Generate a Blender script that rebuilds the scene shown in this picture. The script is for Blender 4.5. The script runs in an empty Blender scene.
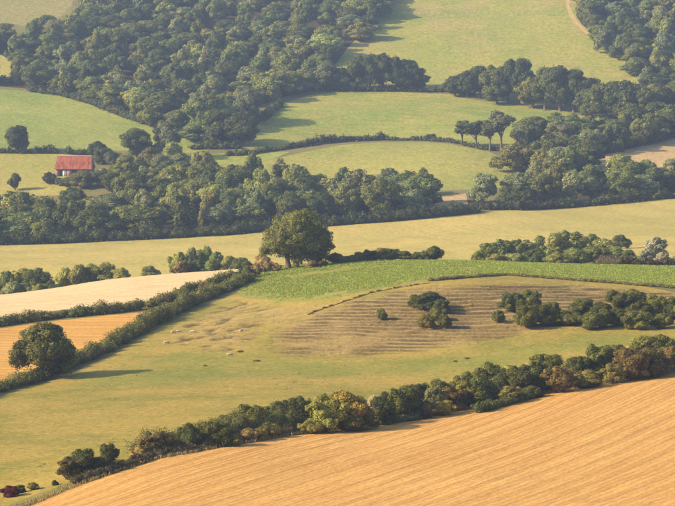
import bpy, bmesh, math, random
import numpy as np
from mathutils import Vector, Matrix
from mathutils.geometry import delaunay_2d_cdt

sc = bpy.context.scene
C = sc.collection
R = math.radians

# ------------------------------------------------------------------ camera
F = 2563.0                      # focal length in pixels of a 675 px wide picture
PITCH = math.atan(253.0 / F)
CP, SP = math.cos(PITCH), math.sin(PITCH)
cam_d = bpy.data.cameras.new('camera')
cam = bpy.data.objects.new('camera', cam_d)
C.objects.link(cam)
cam_d.sensor_fit = 'HORIZONTAL'
cam_d.angle = 2 * math.atan(337.5 / F)
cam_d.clip_start = 1.0
cam_d.clip_end = 12000.0
cam.rotation_euler = (math.pi / 2 - PITCH, 0, 0)
sc.camera = cam

# ------------------------------------------------------------------ sky, sun, exposure
SUN_EL, SUN_AZ = 27.0, -104.0     # degrees; azimuth from +Y towards +X
world = bpy.data.worlds.new('World')
sc.world = world
world.use_nodes = True
wn = world.node_tree
sky = wn.nodes.new('ShaderNodeTexSky')
sky.sky_type = 'NISHITA'
sky.sun_disc = False
sky.sun_elevation = R(SUN_EL)
sky.sun_rotation = R(SUN_AZ)
sky.air_density = 1.0
sky.dust_density = 2.0
bgn = wn.nodes['Background']
wn.links.new(sky.outputs[0], bgn.inputs[0])
bgn.inputs[1].default_value = 0.14
sun_d = bpy.data.lights.new('sun', 'SUN')
sun_d.energy = 5.0
sun_d.angle = R(0.6)
sun_d.color = (1.0, 0.81, 0.57)
sun = bpy.data.objects.new('sun', sun_d)
C.objects.link(sun)
ts = Vector((math.sin(R(SUN_AZ)) * math.cos(R(SUN_EL)), math.cos(R(SUN_AZ)) * math.cos(R(SUN_EL)), math.sin(R(SUN_EL))))
sun.rotation_euler = (-ts).to_track_quat('-Z', 'Y').to_euler()
sc.view_settings.view_transform = 'Standard'
sc.view_settings.look = 'None'
sc.view_settings.exposure = 0.78
sc.view_settings.gamma = 1.0
sc.view_settings.use_curve_mapping = False
sc.render.engine = 'CYCLES'
sc.cycles.use_denoising = True
sc.cycles.max_bounces = 6
sc.cycles.diffuse_bounces = 2
sc.cycles.transmission_bounces = 2
sc.cycles.volume_bounces = 0
sc.cycles.transparent_max_bounces = 4

# ------------------------------------------------------------------ terrain height
def slope(v):
    b = -(np.asarray(v, float) - 253.0) / F
    return (-SP + b * CP) / (CP + b * SP)
def qlat(u, v):
    b = -(np.asarray(v, float) - 253.0) / F
    return ((np.asarray(u, float) - 337.5) / F) / (CP + b * SP)

FAR = [(180, 1050), (165, 1080), (150, 1112), (140, 1138), (120, 1182), (105, 1215), (90, 1250), (60, 1305), (25, 1372), (0, 1420), (-40, 1510), (-58, 1640)]
def far(*skip):
    return [(Y, v) for v, Y in FAR if v not in skip]
COLS = {
 0:   [(275, 506), (290, 490), (345, 430), (400, 390), (424, 375), (488, 330), (502, 320), (518, 312), (560, 298), (760, 270), (880, 246), (955, 225), (1010, 200)] + far(),
 110: [(262, 506), (290, 472), (340, 430), (400, 385), (447, 352), (475, 335), (500, 315), (530, 300), (590, 279), (745, 268), (890, 241), (965, 215), (1020, 190)] + far(180),
 225: [(258, 506), (310, 446), (375, 400), (440, 350), (500, 310), (530, 295), (560, 280), (590, 270), (740, 262), (890, 236), (975, 205), (1030, 184)] + far(180),
 337: [(255, 506), (330, 431), (378, 395), (424, 360), (450, 330), (474, 303), (505, 285), (556, 268), (576, 263), (740, 255), (910, 226), (980, 205), (1040, 185), (1080, 165), (1122, 144), (1160, 138)] + far(180, 165, 150, 140),
 450: [(250, 506), (350, 412), (392, 385), (424, 355), (447, 325), (480, 285), (510, 273), (560, 261), (740, 252), (930, 216), (980, 200), (1035, 180), (1075, 160), (1118, 143), (1155, 136)] + far(180, 165, 150, 140),
 562: [(247, 506), (365, 392), (398, 370), (425, 345), (450, 322), (483, 290), (503, 279), (555, 266), (800, 240), (960, 208), (1015, 190), (1060, 170), (1105, 150)] + far(180, 165, 150),
 675: [(245, 506), (380, 373), (412, 350), (440, 330), (468, 305), (492, 288), (535, 275), (562, 268), (760, 240), (990, 197), (1040, 180), (1080, 162)] + far(180, 165),
}
HID = {0: [(620, -74), (690, -78.5)], 110: [(640, -71), (690, -75.5)], 225: [(640, -68.5), (690, -73)], 337: [(635, -66), (690, -71)],
       450: [(620, -64.5), (680, -69.5)], 562: [(615, -64), (680, -68.5)], 675: [(610, -62.5), (670, -66)]}
pts = []
for u, prof in COLS.items():
    for Y, v in prof:
        pts.append((float(qlat(u, v)), Y, Y * float(slope(v))))
    for Y, z in HID[u]:
        pts.append((float(qlat(u, 300)), Y, z))
    for Y, z in ((0, -2.0), (60, -17.5), (150, -36.5), (205, -44.5), (2000, 45), (2600, 48), (3200, 40)):
        pts.append((float(qlat(u, 300)), Y, z))
for u, src in ((-120, 0), (-330, 0), (795, 675), (1005, 675)):
    for q, Y, z in [p for p in pts if abs(p[0] - float(qlat(src, 250))) < 0.006]:
        pts.append((q + (u - src) / F, Y, z - (0.3 if abs(u - src) > 200 else 0)))
PT = np.array(pts)
def ywarp(y):
    return np.where(y < 620, y, 620 + (y - 620) * 0.75)
QS = 620.0
def tps(d2):
    return np.where(d2 > 1e-9, 0.5 * d2 * np.log(np.maximum(d2, 1e-9)), 0.0)
_cx, _cy = PT[:, 0] * QS / 100, ywarp(PT[:, 1]) / 100
_n = len(PT)
_K = tps((_cx[:, None] - _cx[None]) ** 2 + (_cy[:, None] - _cy[None]) ** 2) + np.eye(_n) * 0.004
_P = np.stack([np.ones(_n), _cx, _cy], 1)
_A = np.zeros((_n + 3, _n + 3)); _A[:_n, :_n] = _K; _A[:_n, _n:] = _P; _A[_n:, :_n] = _P.T
_w = np.linalg.solve(_A, np.concatenate([PT[:, 2], np.zeros(3)]))
def H(x, y):
    x = np.asarray(x, float); y = np.asarray(y, float)
    shp = x.shape
    x, y = x.ravel(), y.ravel()
    q = np.clip(x / np.maximum(y, 90.0), -0.42, 0.42) * QS / 100
    t = ywarp(np.clip(y, 0, 3200)) / 100
    out = np.empty(len(x))
    for i in range(0, len(x), 20000):
        s = slice(i, i + 20000)
        d2 = (q[s, None] - _cx[None]) ** 2 + (t[s, None] - _cy[None]) ** 2
        out[s] = tps(d2) @ _w[:_n] + _w[_n] + _w[_n + 1] * q[s] + _w[_n + 2] * t[s]
    return out.reshape(shp)

def _hash(ix, iy, seed):
    h = (ix.astype(np.int64) * 374761393 + iy.astype(np.int64) * 668265263 + seed * 1442695041) & 0xFFFFFFFF
    h = ((h ^ (h >> 13)) * 1274126177) & 0xFFFFFFFF
    return ((h ^ (h >> 16)) & 0xFFFF) / 65535.0
def vnoise(x, y, seed=0):
    x0, y0 = np.floor(x), np.floor(y)
    fx, fy = x - x0, y - y0
    fx, fy = fx * fx * (3 - 2 * fx), fy * fy * (3 - 2 * fy)
    a, b = _hash(x0, y0, seed), _hash(x0 + 1, y0, seed)
    c, d = _hash(x0, y0 + 1, seed), _hash(x0 + 1, y0 + 1, seed)
    return (a * (1 - fx) + b * fx) * (1 - fy) + (c * (1 - fx) + d * fx) * fy
def fbm(x, y, s, seed=0, o=3):
    r, amp, tot = 0, 1.0, 0
    for k in range(o):
        r = r + amp * (vnoise(x / s * 2 ** k, y / s * 2 ** k, seed + k) - 0.5); tot += amp; amp *= 0.5
    return r / tot

def W(u, Y, v=300):
    """world xy for picture column u at distance Y"""
    return (float(qlat(u, v)) * Y, float(Y))
def P(u, v, lo, hi):
    """where the line of sight through (u, v) first meets the ground between distances lo and hi"""
    Ys = np.linspace(lo, hi, 260)
    q = float(qlat(u, v)); s = float(slope(v))
    g = H(q * Ys, Ys) - Ys * s
    k = np.where((g[:-1] < 0) & (g[1:] >= 0))[0]
    if len(k):
        i = k[0]; t = g[i] / (g[i] - g[i + 1]); Y = Ys[i] + t * (Ys[i + 1] - Ys[i])
    else:
        Y = Ys[np.argmin(np.abs(g))]
    return (q * Y, float(Y))
def project(x, y, z):
    d = y * CP - z * SP
    up = y * SP + z * CP
    return 337.5 + F * x / d, 253.0 - F * up / d
def dens(pl, step=14):
    out = []
    for (a, b), (c, d) in zip(pl, pl[1:]):
        n = max(1, int(math.hypot(c - a, d - b) / step))
        for k in range(n):
            out.append((a + (c - a) * k / n, b + (d - b) * k / n))
    out.append(pl[-1])
    return out
def line(pl, lo, hi, step=14):
    return [P(u, v, lo, hi) for u, v in dens(pl, step)]
def poly(pl, lo, hi, step=14):
    return line(pl + [pl[0]], lo, hi, step)[:-1]
def inside(px, py, pg):
    px = np.asarray(px); py = np.asarray(py)
    r = np.zeros(px.shape, bool)
    n = len(pg)
    for i in range(n):
        x1, y1 = pg[i]; x2, y2 = pg[(i + 1) % n]
        if y1 == y2: continue
        c = ((y1 > py) != (y2 > py)) & (px < (x2 - x1) * (py - y1) / (y2 - y1) + x1)
        r ^= c
    return r
def seg_dist(px, py, pl):
    d = np.full(np.shape(px), 1e9)
    for (a, b), (c, e) in zip(pl, pl[1:]):
        l2 = (c - a) ** 2 + (e - b) ** 2 + 1e-9
        t = np.clip(((px - a) * (c - a) + (py - b) * (e - b)) / l2, 0, 1)
        d = np.minimum(d, np.hypot(px - a - t * (c - a), py - b - t * (e - b)))
    return d
def poly_soft(px, py, pg, w):
    """1 inside, fading to 0 across w metres inside the border"""
    i = inside(px, py, pg)
    d = seg_dist(px, py, list(pg) + [pg[0]])
    return np.where(i, np.clip(d / w, 0, 1), 0)

# ------------------------------------------------------------------ field outlines
EDGE_A = [(-90, 552), (-40, 533), (30, 506), (75, 487), (150, 461), (230, 446), (320, 432), (420, 418), (480, 407), (540, 395), (610, 383), (675, 373), (770, 357)]
edgeA = line(EDGE_A, 205, 420, 10)
HC = [(-90, 415), (0, 391), (40, 379), (75, 365), (110, 349), (150, 327), (190, 306), (225, 291), (252, 281)]
hedgeC = line(HC, 370, 575, 10)
HG = [(-90, 334), (0, 326), (60, 318), (110, 313), (143, 309)]
hedgeG = line(HG, 470, 540, 10)
terr = poly([(262, 352), (268, 330), (285, 320), (310, 313), (345, 300), (390, 290), (430, 285), (500, 283), (560, 284), (620, 288), (690, 294), (720, 296), (720, 318), (690, 322), (600, 326), (540, 333), (480, 344), (430, 352), (350, 358), (290, 357)], 405, 505, 10)
crest = [W(u, Y) for u, Y in ((262, 585), (300, 590), (337, 592), (400, 580), (450, 576), (520, 572), (562, 572), (620, 574), (675, 578), (780, 580))]
FIELDS = [
 ('bare_patch', 'grass_tan', poly([(567, -6), (570, -6), (569, 4), (573, 14), (579, 24), (588, 32), (600, 40), (598, 42), (585, 33), (575, 24), (569, 15), (566, 5)], 1320, 1440)),
 ('stubble_field', 'stub_near', edgeA + [W(770, 150), W(337, 150), W(-260, 150)]),
 ('crop_field', 'crop', line([(238, 291), (240, 297), (262, 300), (300, 302), (335, 299), (365, 291), (400, 285), (445, 277), (506, 274), (560, 278), (620, 282), (675, 286), (780, 292)], 440, 560, 10) + crest[::-1]),
 ('orange_stubble_field', 'stub_orange', poly([(-90, 408), (0, 385), (40, 374), (75, 358), (110, 343), (140, 326), (143, 312), (110, 315), (60, 320.5), (0, 328.5), (-90, 337)], 380, 515, 10)),
 ('pale_stubble_field', 'stub_pale', line([(-90, 326), (0, 317), (60, 310), (130, 304), (150, 301), (190, 290), (225, 279), (255, 270)], 495, 590, 10) + [W(262, 600), W(225, 612), W(110, 612), W(0, 590), W(-90, 585)]),
 ('valley_field', 'valley', line([(-90, 249), (0, 246), (60, 244), (110, 241), (160, 239), (225, 236), (300, 229), (337, 226), (400, 221), (450, 216), (490, 212), (520, 210), (562, 208), (620, 202), (675, 197), (780, 188)], 800, 1010) + [W(780, 640), W(675, 640), W(450, 650), W(225, 660), W(0, 660), W(-90, 660)]),
 ('barn_field', 'grass_yel', poly([(-90, 154), (0, 154), (60, 154), (92, 157), (92, 178), (60, 195), (0, 198), (-90, 198)], 1000, 1125)),
 ('hill_pasture', 'grass_far', poly([(-90, 82), (0, 89), (30, 91), (60, 96), (90, 104), (120, 116), (150, 127), (180, 137), (216, 149), (190, 153), (150, 151), (100, 150), (60, 150), (0, 149), (-90, 148)], 1080, 1300)),
 ('small_meadow', 'grass_far', poly([(190, 170), (205, 155), (240, 151), (290, 152), (270, 160), (235, 169)], 1050, 1170)),
 ('dome_field', 'grass_dome', poly([(230, 170), (270, 160), (300, 153), (337, 146), (380, 142), (420, 142), (450, 144), (490, 152), (512, 163), (528, 176), (525, 187), (450, 190), (337, 192), (250, 192)], 1010, 1130)),
 ('middle_meadow', 'grass_mid', poly([(235, 154), (260, 150), (290, 147), (330, 142), (380, 138), (450, 141), (480, 146), (505, 155), (512, 148), (522, 135), (560, 125), (592, 118), (560, 110), (510, 104), (460, 97), (450, 94), (400, 92), (337, 92), (310, 95), (275, 105), (258, 122), (250, 140)], 1115, 1260)),
 ('upper_field', 'grass_up', line([(338, 62), (346, 50), (384, 10), (390, -2), (396, -25)], 1200, 1500) + line([(584, -25), (580, 0), (576, 15), (582, 25), (610, 46), (650, 76), (650, 88), (600, 92), (550, 90), (450, 90), (420, 88), (300, 88)], 1200, 1500)),
 ('corner_field', 'grass_brown', poly([(-90, -10), (0, -25), (80, -25), (72, 5), (62, 16), (30, 26), (0, 23), (-90, 20)], 1340, 1500)),
 ('yellow_strip', 'grass_yel', poly([(-90, 45), (0, 54), (20, 66), (30, 78), (0, 82), (-90, 76)], 1240, 1345)),
 ('brown_field', 'grass_tan', poly([(588, 170), (590, 158), (640, 147), (675, 140), (780, 122), (780, 158), (675, 170)], 1050, 1160)),
 ('bare_patch', 'grass_tan', poly([(436, 208), (436, 196), (466, 193), (468, 207)], 945, 1020)),
]
lowA = line([(u, v - 7 if u > 60 else v - 9) for u, v in EDGE_A], 210, 440, 10)
pasture_pg = lowA + line([(770, 303), (675, 292), (620, 282), (560, 278), (506, 274), (445, 277), (400, 285), (365, 291), (335, 299), (300, 302), (262, 300), (240, 297), (245, 290), (225, 298), (190, 312), (150, 333), (110, 356), (75, 372), (40, 384), (0, 397), (-90, 420)], 370, 560, 10)
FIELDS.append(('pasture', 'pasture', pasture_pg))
WOODS = [
 ('big wood on the upper left hillside', poly([(-40, 86), (0, 86), (45, 90), (80, 99), (120, 113), (150, 124), (180, 134), (212, 146), (226, 146), (236, 130), (240, 114), (262, 104), (300, 92), (335, 90), (330, 70), (345, 55), (372, 28), (386, 10), (394, -20), (396, -30), (95, -30), (85, 10), (74, 34), (30, 40), (-40, 42), (-40, 52), (0, 56), (25, 72), (24, 82), (-40, 82)], 1100, 1520), 10.8, (9.5, 14), (9.5, 13.5)),
 ('wood on the upper right hillside', poly([(578, -30), (572, 5), (576, 24), (602, 50), (640, 79), (650, 92), (680, 95), (720, 95), (720, -30)], 1200, 1520), 10.5, (9, 13), (9, 13)),
 ('tree belt at the right end of the valley', poly([(512, 172), (515, 155), (530, 142), (550, 137), (600, 134), (675, 122), (715, 116), (715, 130), (675, 138), (640, 146), (592, 157), (588, 170), (560, 192), (530, 190)], 1010, 1200), 9.8, (10, 14.5), (9.5, 13)),
 ('tree belt above the right of the hay field', poly([(500, 207), (562, 205), (610, 200), (675, 193), (715, 188), (715, 180), (675, 183), (600, 188), (560, 191), (512, 198)], 930, 1080), 9.6, (8.5, 12.5), (9, 13)),
 ('dark tree belt along the valley floor', poly([(-40, 243), (60, 241), (160, 236), (250, 231), (337, 223), (400, 218), (478, 211), (484, 202), (468, 200), (430, 194), (337, 199), (250, 193), (205, 176), (170, 170), (150, 180), (128, 200), (114, 217), (40, 218), (0, 213), (-40, 211)], 880, 1090), 9.8, (9, 13.5), (10, 14)),
]
FIELDS += [('woodland_floor', 'litter', w_[1]) for w_ in WOODS]
gouge = [P(u, v, 400, 560) for u, v in ((190, 316), (245, 296), (275, 305), (268, 330), (255, 352), (215, 352), (170, 345), (160, 338))]

def HD(x, y):
    """ground with its small relief"""
    x = np.asarray(x, float); y = np.asarray(y, float)
    z = H(x, y)
    near = np.clip((640 - y) / 60, 0, 1)
    z = z + near * (0.28 * fbm(x, y, 14, 3, 3) + 0.10 * fbm(x, y, 2.5, 9, 2)) + (1 - near) * 0.8 * fbm(x, y, 45, 5, 3)
    sel = (y > 395) & (y < 520)
    if sel.any():
        xs, ys = x[sel], y[sel]
        m = poly_soft(xs, ys, terr, 2.5)
        g = poly_soft(xs, ys, gouge, 5.0)
        dz = 0.30
        p = (0.5 * H(xs, ys) + 0.06 * (ys - 450)) / dz + 1.4 * fbm(xs, ys, 22, 31, 2) + 0.7 * fbm(xs, ys, 5, 17, 2)
        fr = p - np.floor(p)
        st = np.clip((fr - 0.62) / 0.28, 0, 1); st = st * st * (3 - 2 * st)
        w = m * np.clip(0.75 + 1.4 * fbm(xs, ys, 12, 77, 2), 0.15, 1)
        dt = (st - fr) * dz
        zz = z[sel] + w * dt * 1.7
        pits = np.clip(fbm(xs, ys, 2.3, 51, 3) * 8.0 - 0.2, 0, 1)
        zz = zz - g * pits * 0.42
        z = z.copy(); z[sel] = zz
    return z
def hz(x, y):
    return float(HD(np.array([x]), np.array([y]))[0])

# ------------------------------------------------------------------ materials
def nmat(name):
    m = bpy.data.materials.new(name); m.use_nodes = True
    nt = m.node_tree
    b = nt.nodes['Principled BSDF']
    b.inputs['Roughness'].default_value = 0.9
    b.inputs['Specular IOR Level'].default_value = 0.12
    return m, nt, b
def N(nt, t, **kw):
    n = nt.nodes.new(t)
    for k, v in kw.items(): setattr(n, k, v)
    return n
def noise(nt, vec, scale, detail=3, rough=0.6):
    n = N(nt, 'ShaderNodeTexNoise'); n.inputs['Scale'].default_value = scale
    n.inputs['Detail'].default_value = detail; n.inputs['Roughness'].default_value = rough
    nt.links.new(vec, n.inputs['Vector'])
    return n.outputs['Fac']
def ramp(nt, fac, stops):
    r = N(nt, 'ShaderNodeValToRGB'); e = r.color_ramp.elements
    while len(e) < len(stops): e.new(0.5)
    for k, (p, c) in enumerate(stops):
        e[k].position = p; e[k].color = (*c, 1) if len(c) == 3 else c
    nt.links.new(fac, r.inputs[0])
    return r.outputs[0]
def mixc(nt, fac, a, b, mode='MIX'):
    m = N(nt, 'ShaderNodeMix', data_type='RGBA', blend_type=mode)
    for sock, val in ((m.inputs[0], fac), (m.inputs[6], a), (m.inputs[7], b)):
        if isinstance(val, (int, float)): sock.default_value = val
        elif isinstance(val, tuple): sock.default_value = (*val, 1)
        else: nt.links.new(val, sock)
    return m.outputs[2]
def math_n(nt, op, a, b=None, c=None):
    m = N(nt, 'ShaderNodeMath', operation=op)
    for k, val in enumerate((a, b, c)):
        if val is None: continue
        if isinstance(val, (int, float)): m.inputs[k].default_value = val
        else: nt.links.new(val, m.inputs[k])
    return m.outputs[0]
def bump(nt, b, height, strength, dist):
    n = N(nt, 'ShaderNodeBump'); n.inputs['Strength'].default_value = strength; n.inputs['Distance'].default_value = dist
    nt.links.new(height, n.inputs['Height']); nt.links.new(n.outputs[0], b.inputs['Normal'])
def mapped(nt, rotz=0.0, scale=(1, 1, 1)):
    tc = N(nt, 'ShaderNodeTexCoord'); mp = N(nt, 'ShaderNodeMapping', vector_type='TEXTURE')
    mp.inputs['Rotation'].default_value = (0, 0, rotz); mp.inputs['Scale'].default_value = tuple(1.0 / k for k in scale)
    nt.links.new(tc.outputs['Object'], mp.inputs[0])
    return mp.outputs[0]

def grass_mat(name, green, yellow, brown, big, med, fine, amt=0.5, tram=None):
    m, nt, b = nmat(name)
    v = mapped(nt)
    nb = noise(nt, v, 1 / big, 4, 0.55); nm = noise(nt, v, 1 / med, 4, 0.65); nf = noise(nt, v, 1 / fine, 3, 0.7)
    c = mixc(nt, ramp(nt, nb, [(0.36, (0, 0, 0)), (0.64, (1, 1, 1))]), green, yellow)
    c = mixc(nt, math_n(nt, 'MULTIPLY', ramp(nt, nm, [(0.45, (0, 0, 0)), (0.75, (1, 1, 1))]), amt), c, brown)
    if tram:
        ang, wid, depth = tram
        vv = mapped(nt, ang, (1 / wid, 1 / wid / 30, 1))
        nn = noise(nt, vv, 1.0, 2, 0.6)
        c = mixc(nt, 1.0, c, ramp(nt, nn, [(0.3, (1 - depth,) * 3), (0.7, (1 + depth * 0.6,) * 3)]), 'MULTIPLY')
    f = ramp(nt, nf, [(0.25, (0.62, 0.64, 0.62)), (0.75, (1.35, 1.33, 1.3))])
    c = mixc(nt, 1.0, c, f, 'MULTIPLY')
    nt.links.new(c, b.inputs['Base Color'])
    bump(nt, b, nf, 0.6, fine * 0.25)
    return m

def stubble_mat(name, c0, c1, dark, ang, swath, row, fine):
    m, nt, b = nmat(name)
    # bands laid by the harvester, finer rows inside them, broken straw
    v1 = mapped(nt, ang, (1 / 500, 1 / swath, 1))
    band = noise(nt, v1, 1.0, 5, 0.72)
    v2 = mapped(nt, ang, (1 / 160, 1 / row, 1))
    rows = noise(nt, v2, 1.0, 3, 0.7)
    v3 = mapped(nt, ang, (1 / (fine * 1.4), 1 / fine, 1))
    fin = noise(nt, v3, 1.0, 3, 0.75)
    vb = mapped(nt)
    big = noise(nt, vb, 1 / 38, 4, 0.55)
    c = mixc(nt, ramp(nt, big, [(0.35, (0, 0, 0)), (0.65, (1, 1, 1))]), c0, c1)
    c = mixc(nt, ramp(nt, band, [(0.36, (0.36, 0.36, 0.36)), (0.60, (0, 0, 0))]), c, dark)
    c = mixc(nt, 1.0, c, ramp(nt, rows, [(0.34, (0.89, 0.88, 0.86)), (0.66, (1.09, 1.09, 1.10))]), 'MULTIPLY')
    c = mixc(nt, 1.0, c, ramp(nt, fin, [(0.25, (0.7, 0.68, 0.64)), (0.75, (1.25, 1.26, 1.3))]), 'MULTIPLY')
    for wl, depth in ((swath * 0.55, 0.085), (swath * 0.19, 0.075)):
        wv = N(nt, 'ShaderNodeTexWave', wave_type='BANDS', bands_direction='Y'); wv.inputs['Scale'].default_value = 2 * math.pi / 20 / wl
        wv.inputs['Distortion'].default_value = 2.2; wv.inputs['Detail'].default_value = 2; wv.inputs['Detail Scale'].default_value = 0.6
        nt.links.new(mapped(nt, ang, (0.12, 1, 1)), wv.inputs['Vector'])
        c = mixc(nt, 1.0, c, ramp(nt, wv.outputs['Fac'], [(0.12, (1 - depth, 1 - depth * 1.15, 1 - depth * 1.3)), (0.5, (1.05,) * 3)]), 'MULTIPLY')
    nt.links.new(c, b.inputs['Base Color'])
    h = math_n(nt, 'ADD', math_n(nt, 'MULTIPLY', rows, 1.0), math_n(nt, 'MULTIPLY', fin, 0.5))
    bump(nt, b, h, 0.55, 0.3)
    return m

def pasture_mat():
    m, nt, b = nmat('pasture_grass')
    v = mapped(nt)
    at = N(nt, 'ShaderNodeAttribute', attribute_name='cover')     # R dry terrace slope, G lush strip, B bare earth in pits, painted shade and dark growth on risers
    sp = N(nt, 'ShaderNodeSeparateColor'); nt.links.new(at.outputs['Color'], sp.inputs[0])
    big = noise(nt, v, 1 / 16, 4, 0.6); med = noise(nt, v, 1 / 3.6, 5, 0.72); fine = noise(nt, v, 1 / 0.8, 4, 0.8)
    c = mixc(nt, ramp(nt, big, [(0.38, (0, 0, 0)), (0.60, (1, 1, 1))]), (0.20, 0.185, 0.028), (0.32, 0.235, 0.046))
    c = mixc(nt, math_n(nt, 'MULTIPLY', ramp(nt, med, [(0.42, (0, 0, 0)), (0.72, (1, 1, 1))]), 0.6), c, (0.385, 0.265, 0.075))
    g = math_n(nt, 'MULTIPLY', sp.outputs[1], ramp(nt, med, [(0.3, (1, 1, 1)), (0.75, (0.35, 0.35, 0.35))]))
    c = mixc(nt, math_n(nt, 'MULTIPLY', g, 0.62), c, (0.165, 0.195, 0.032))
    dry = mixc(nt, ramp(nt, med, [(0.35, (0, 0, 0)), (0.65, (1, 1, 1))]), (0.245, 0.17, 0.060), (0.36, 0.255, 0.092))
    c = mixc(nt, math_n(nt, 'MULTIPLY', sp.outputs[0], 0.92), c, dry)
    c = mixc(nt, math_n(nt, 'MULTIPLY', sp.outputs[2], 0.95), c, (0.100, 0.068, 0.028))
    c = mixc(nt, 1.0, c, ramp(nt, fine, [(0.25, (0.55, 0.57, 0.52)), (0.75, (1.42, 1.41, 1.38))]), 'MULTIPLY')
    nt.links.new(c, b.inputs['Base Color'])
    h = math_n(nt, 'ADD', fine, med)
    bump(nt, b, h, 0.6, 0.25)
    return m

dA = Vector(P(640, 425, 210, 420)) - Vector(P(445, 500, 210, 420))
ANG_A = math.atan2(dA.y, dA.x)
MAT = {
 'stub_near': stubble_mat('golden_stubble', (0.50, 0.280, 0.078), (0.545, 0.318, 0.095), (0.42, 0.21, 0.050), ANG_A, 5.2, 1.3, 0.5),
 'stub_orange': stubble_mat('orange_stubble', (0.50, 0.275, 0.062), (0.55, 0.31, 0.078), (0.42, 0.22, 0.048), -0.35, 6.0, 1.4, 0.5),
 'stub_pale': stubble_mat('pale_stubble', (0.60, 0.46, 0.235), (0.64, 0.495, 0.27), (0.53, 0.37, 0.17), -0.25, 6.0, 1.4, 0.5),
 'crop': grass_mat('leafy_crop_soil', (0.19, 0.20, 0.034), (0.24, 0.225, 0.042), (0.29, 0.225, 0.055), 9, 3, 0.6, 0.8),
 'valley': grass_mat('valley_hay', (0.38, 0.315, 0.082), (0.47, 0.36, 0.10), (0.34, 0.30, 0.08), 60, 12, 1.5, 0.5, (0.25, 9.0, 0.10)),
 'grass_far': grass_mat('hill_grass', (0.20, 0.245, 0.040), (0.275, 0.29, 0.052), (0.30, 0.25, 0.07), 45, 10, 1.6, 0.45, (0.3, 6.0, 0.10)),
 'grass_yel': grass_mat('yellow_grass', (0.29, 0.275, 0.052), (0.36, 0.305, 0.064), (0.34, 0.26, 0.075), 45, 10, 1.6, 0.45),
 'grass_dome': grass_mat('dome_grass', (0.245, 0.255, 0.046), (0.325, 0.295, 0.060), (0.33, 0.26, 0.078), 40, 9, 1.6, 0.5, (0.1, 5.0, 0.10)),
 'grass_mid': grass_mat('meadow_grass', (0.19, 0.24, 0.038), (0.315, 0.295, 0.056), (0.32, 0.245, 0.075), 36, 9, 1.6, 0.5, (1.1, 5.0, 0.12)),
 'grass_up': grass_mat('upper_grass', (0.185, 0.24, 0.038), (0.30, 0.285, 0.050), (0.40, 0.27, 0.10), 60, 34, 1.8, 0.85, (0.2, 7.0, 0.08)),
 'grass_brown': grass_mat('brown_grass', (0.21, 0.205, 0.055), (0.26, 0.225, 0.065), (0.27, 0.20, 0.075), 60, 12, 1.8, 0.5),
 'grass_tan': grass_mat('tan_stubble', (0.44, 0.31, 0.135), (0.48, 0.335, 0.15), (0.40, 0.26, 0.11), 40, 10, 1.5, 0.5, (0.3, 5.0, 0.1)),
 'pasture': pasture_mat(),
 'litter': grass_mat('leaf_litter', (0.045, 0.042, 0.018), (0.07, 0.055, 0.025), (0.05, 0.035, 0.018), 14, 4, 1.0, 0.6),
 'rough': grass_mat('rough_ground', (0.14, 0.14, 0.042), (0.20, 0.17, 0.055), (0.19, 0.135, 0.055), 14, 3, 0.7, 0.6),
}

# ------------------------------------------------------------------ terrain mesh: one triangulation, split by field
def in_view(u):
    return -70 < u < 745
def grid(y0, y1, sx, sy, qlim, seed):
    rs = np.random.RandomState(seed)
    out = []
    y = y0; k = 0
    while y < y1:
        hw = qlim * y
        xs = np.arange(-hw, hw, sx) + (k % 2) * sx * 0.5
        out.append(np.stack([xs + rs.uniform(-.12, .12, len(xs)) * sx, np.full(len(xs), y) + rs.uniform(-.12, .12, len(xs)) * sy], 1))
        y += sy; k += 1
    return np.concatenate(out)
def rnd_keep(p, pg, keep_inside):
    i = inside(p[:, 0], p[:, 1], pg)
    return p[i] if keep_inside else p[~i]
tg = rnd_keep(grid(400, 505, 0.7, 0.30, 0.165, 1), terr, True)
gg = rnd_keep(grid(430, 550, 0.7, 0.6, 0.09, 7), gouge, True)
base = grid(215, 640, 1.9, 1.9, 0.165, 2)
base = rnd_keep(rnd_keep(base, terr, False), gouge, False)
mid = grid(641, 1010, 6, 6, 0.165, 3)
farg = grid(1012, 1700, 8, 8, 0.165, 4)
wide = np.concatenate([grid(-30, 215, 9, 9, 0.0, 5) if False else np.zeros((0, 2)), grid(-40, 3000, 32, 32, 0.36, 5)])
wide = wide[(np.abs(wide[:, 0]) > 0.168 * np.maximum(wide[:, 1], 1)) | (wide[:, 1] < 214) | (wide[:, 1] > 1702)]
xs = np.arange(-120, 121, 16.0)
nearg = np.array([(x, y) for y in np.arange(-60, 213, 14.0) for x in xs if abs(x) > 0.36 * y - 2])
allp = np.concatenate([tg, gg, base, mid, farg, wide, nearg])
verts = [Vector((float(a), float(b))) for a, b in allp]
edges = []
for nme, mt, pg in FIELDS:
    s = len(verts)
    verts += [Vector((float(a), float(b))) for a, b in pg]
    n = len(pg)
    edges += [(s + i, s + (i + 1) % n) for i in range(n)]
cv, ce, cf, _, _, _ = delaunay_2d_cdt(verts, edges, [], 0, 0.02)
cvx = np.array([(p.x, p.y) for p in cv])
tri = np.array([f for f in cf if len(f) == 3])
cz = HD(cvx[:, 0], cvx[:, 1])
cen = cvx[tri].mean(1)
owner = np.full(len(tri), -1)
for i, (nme, mt, pg) in enumerate(FIELDS):
    ins = inside(cen[:, 0], cen[:, 1], pg)
    owner[ins & (owner < 0)] = i

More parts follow.
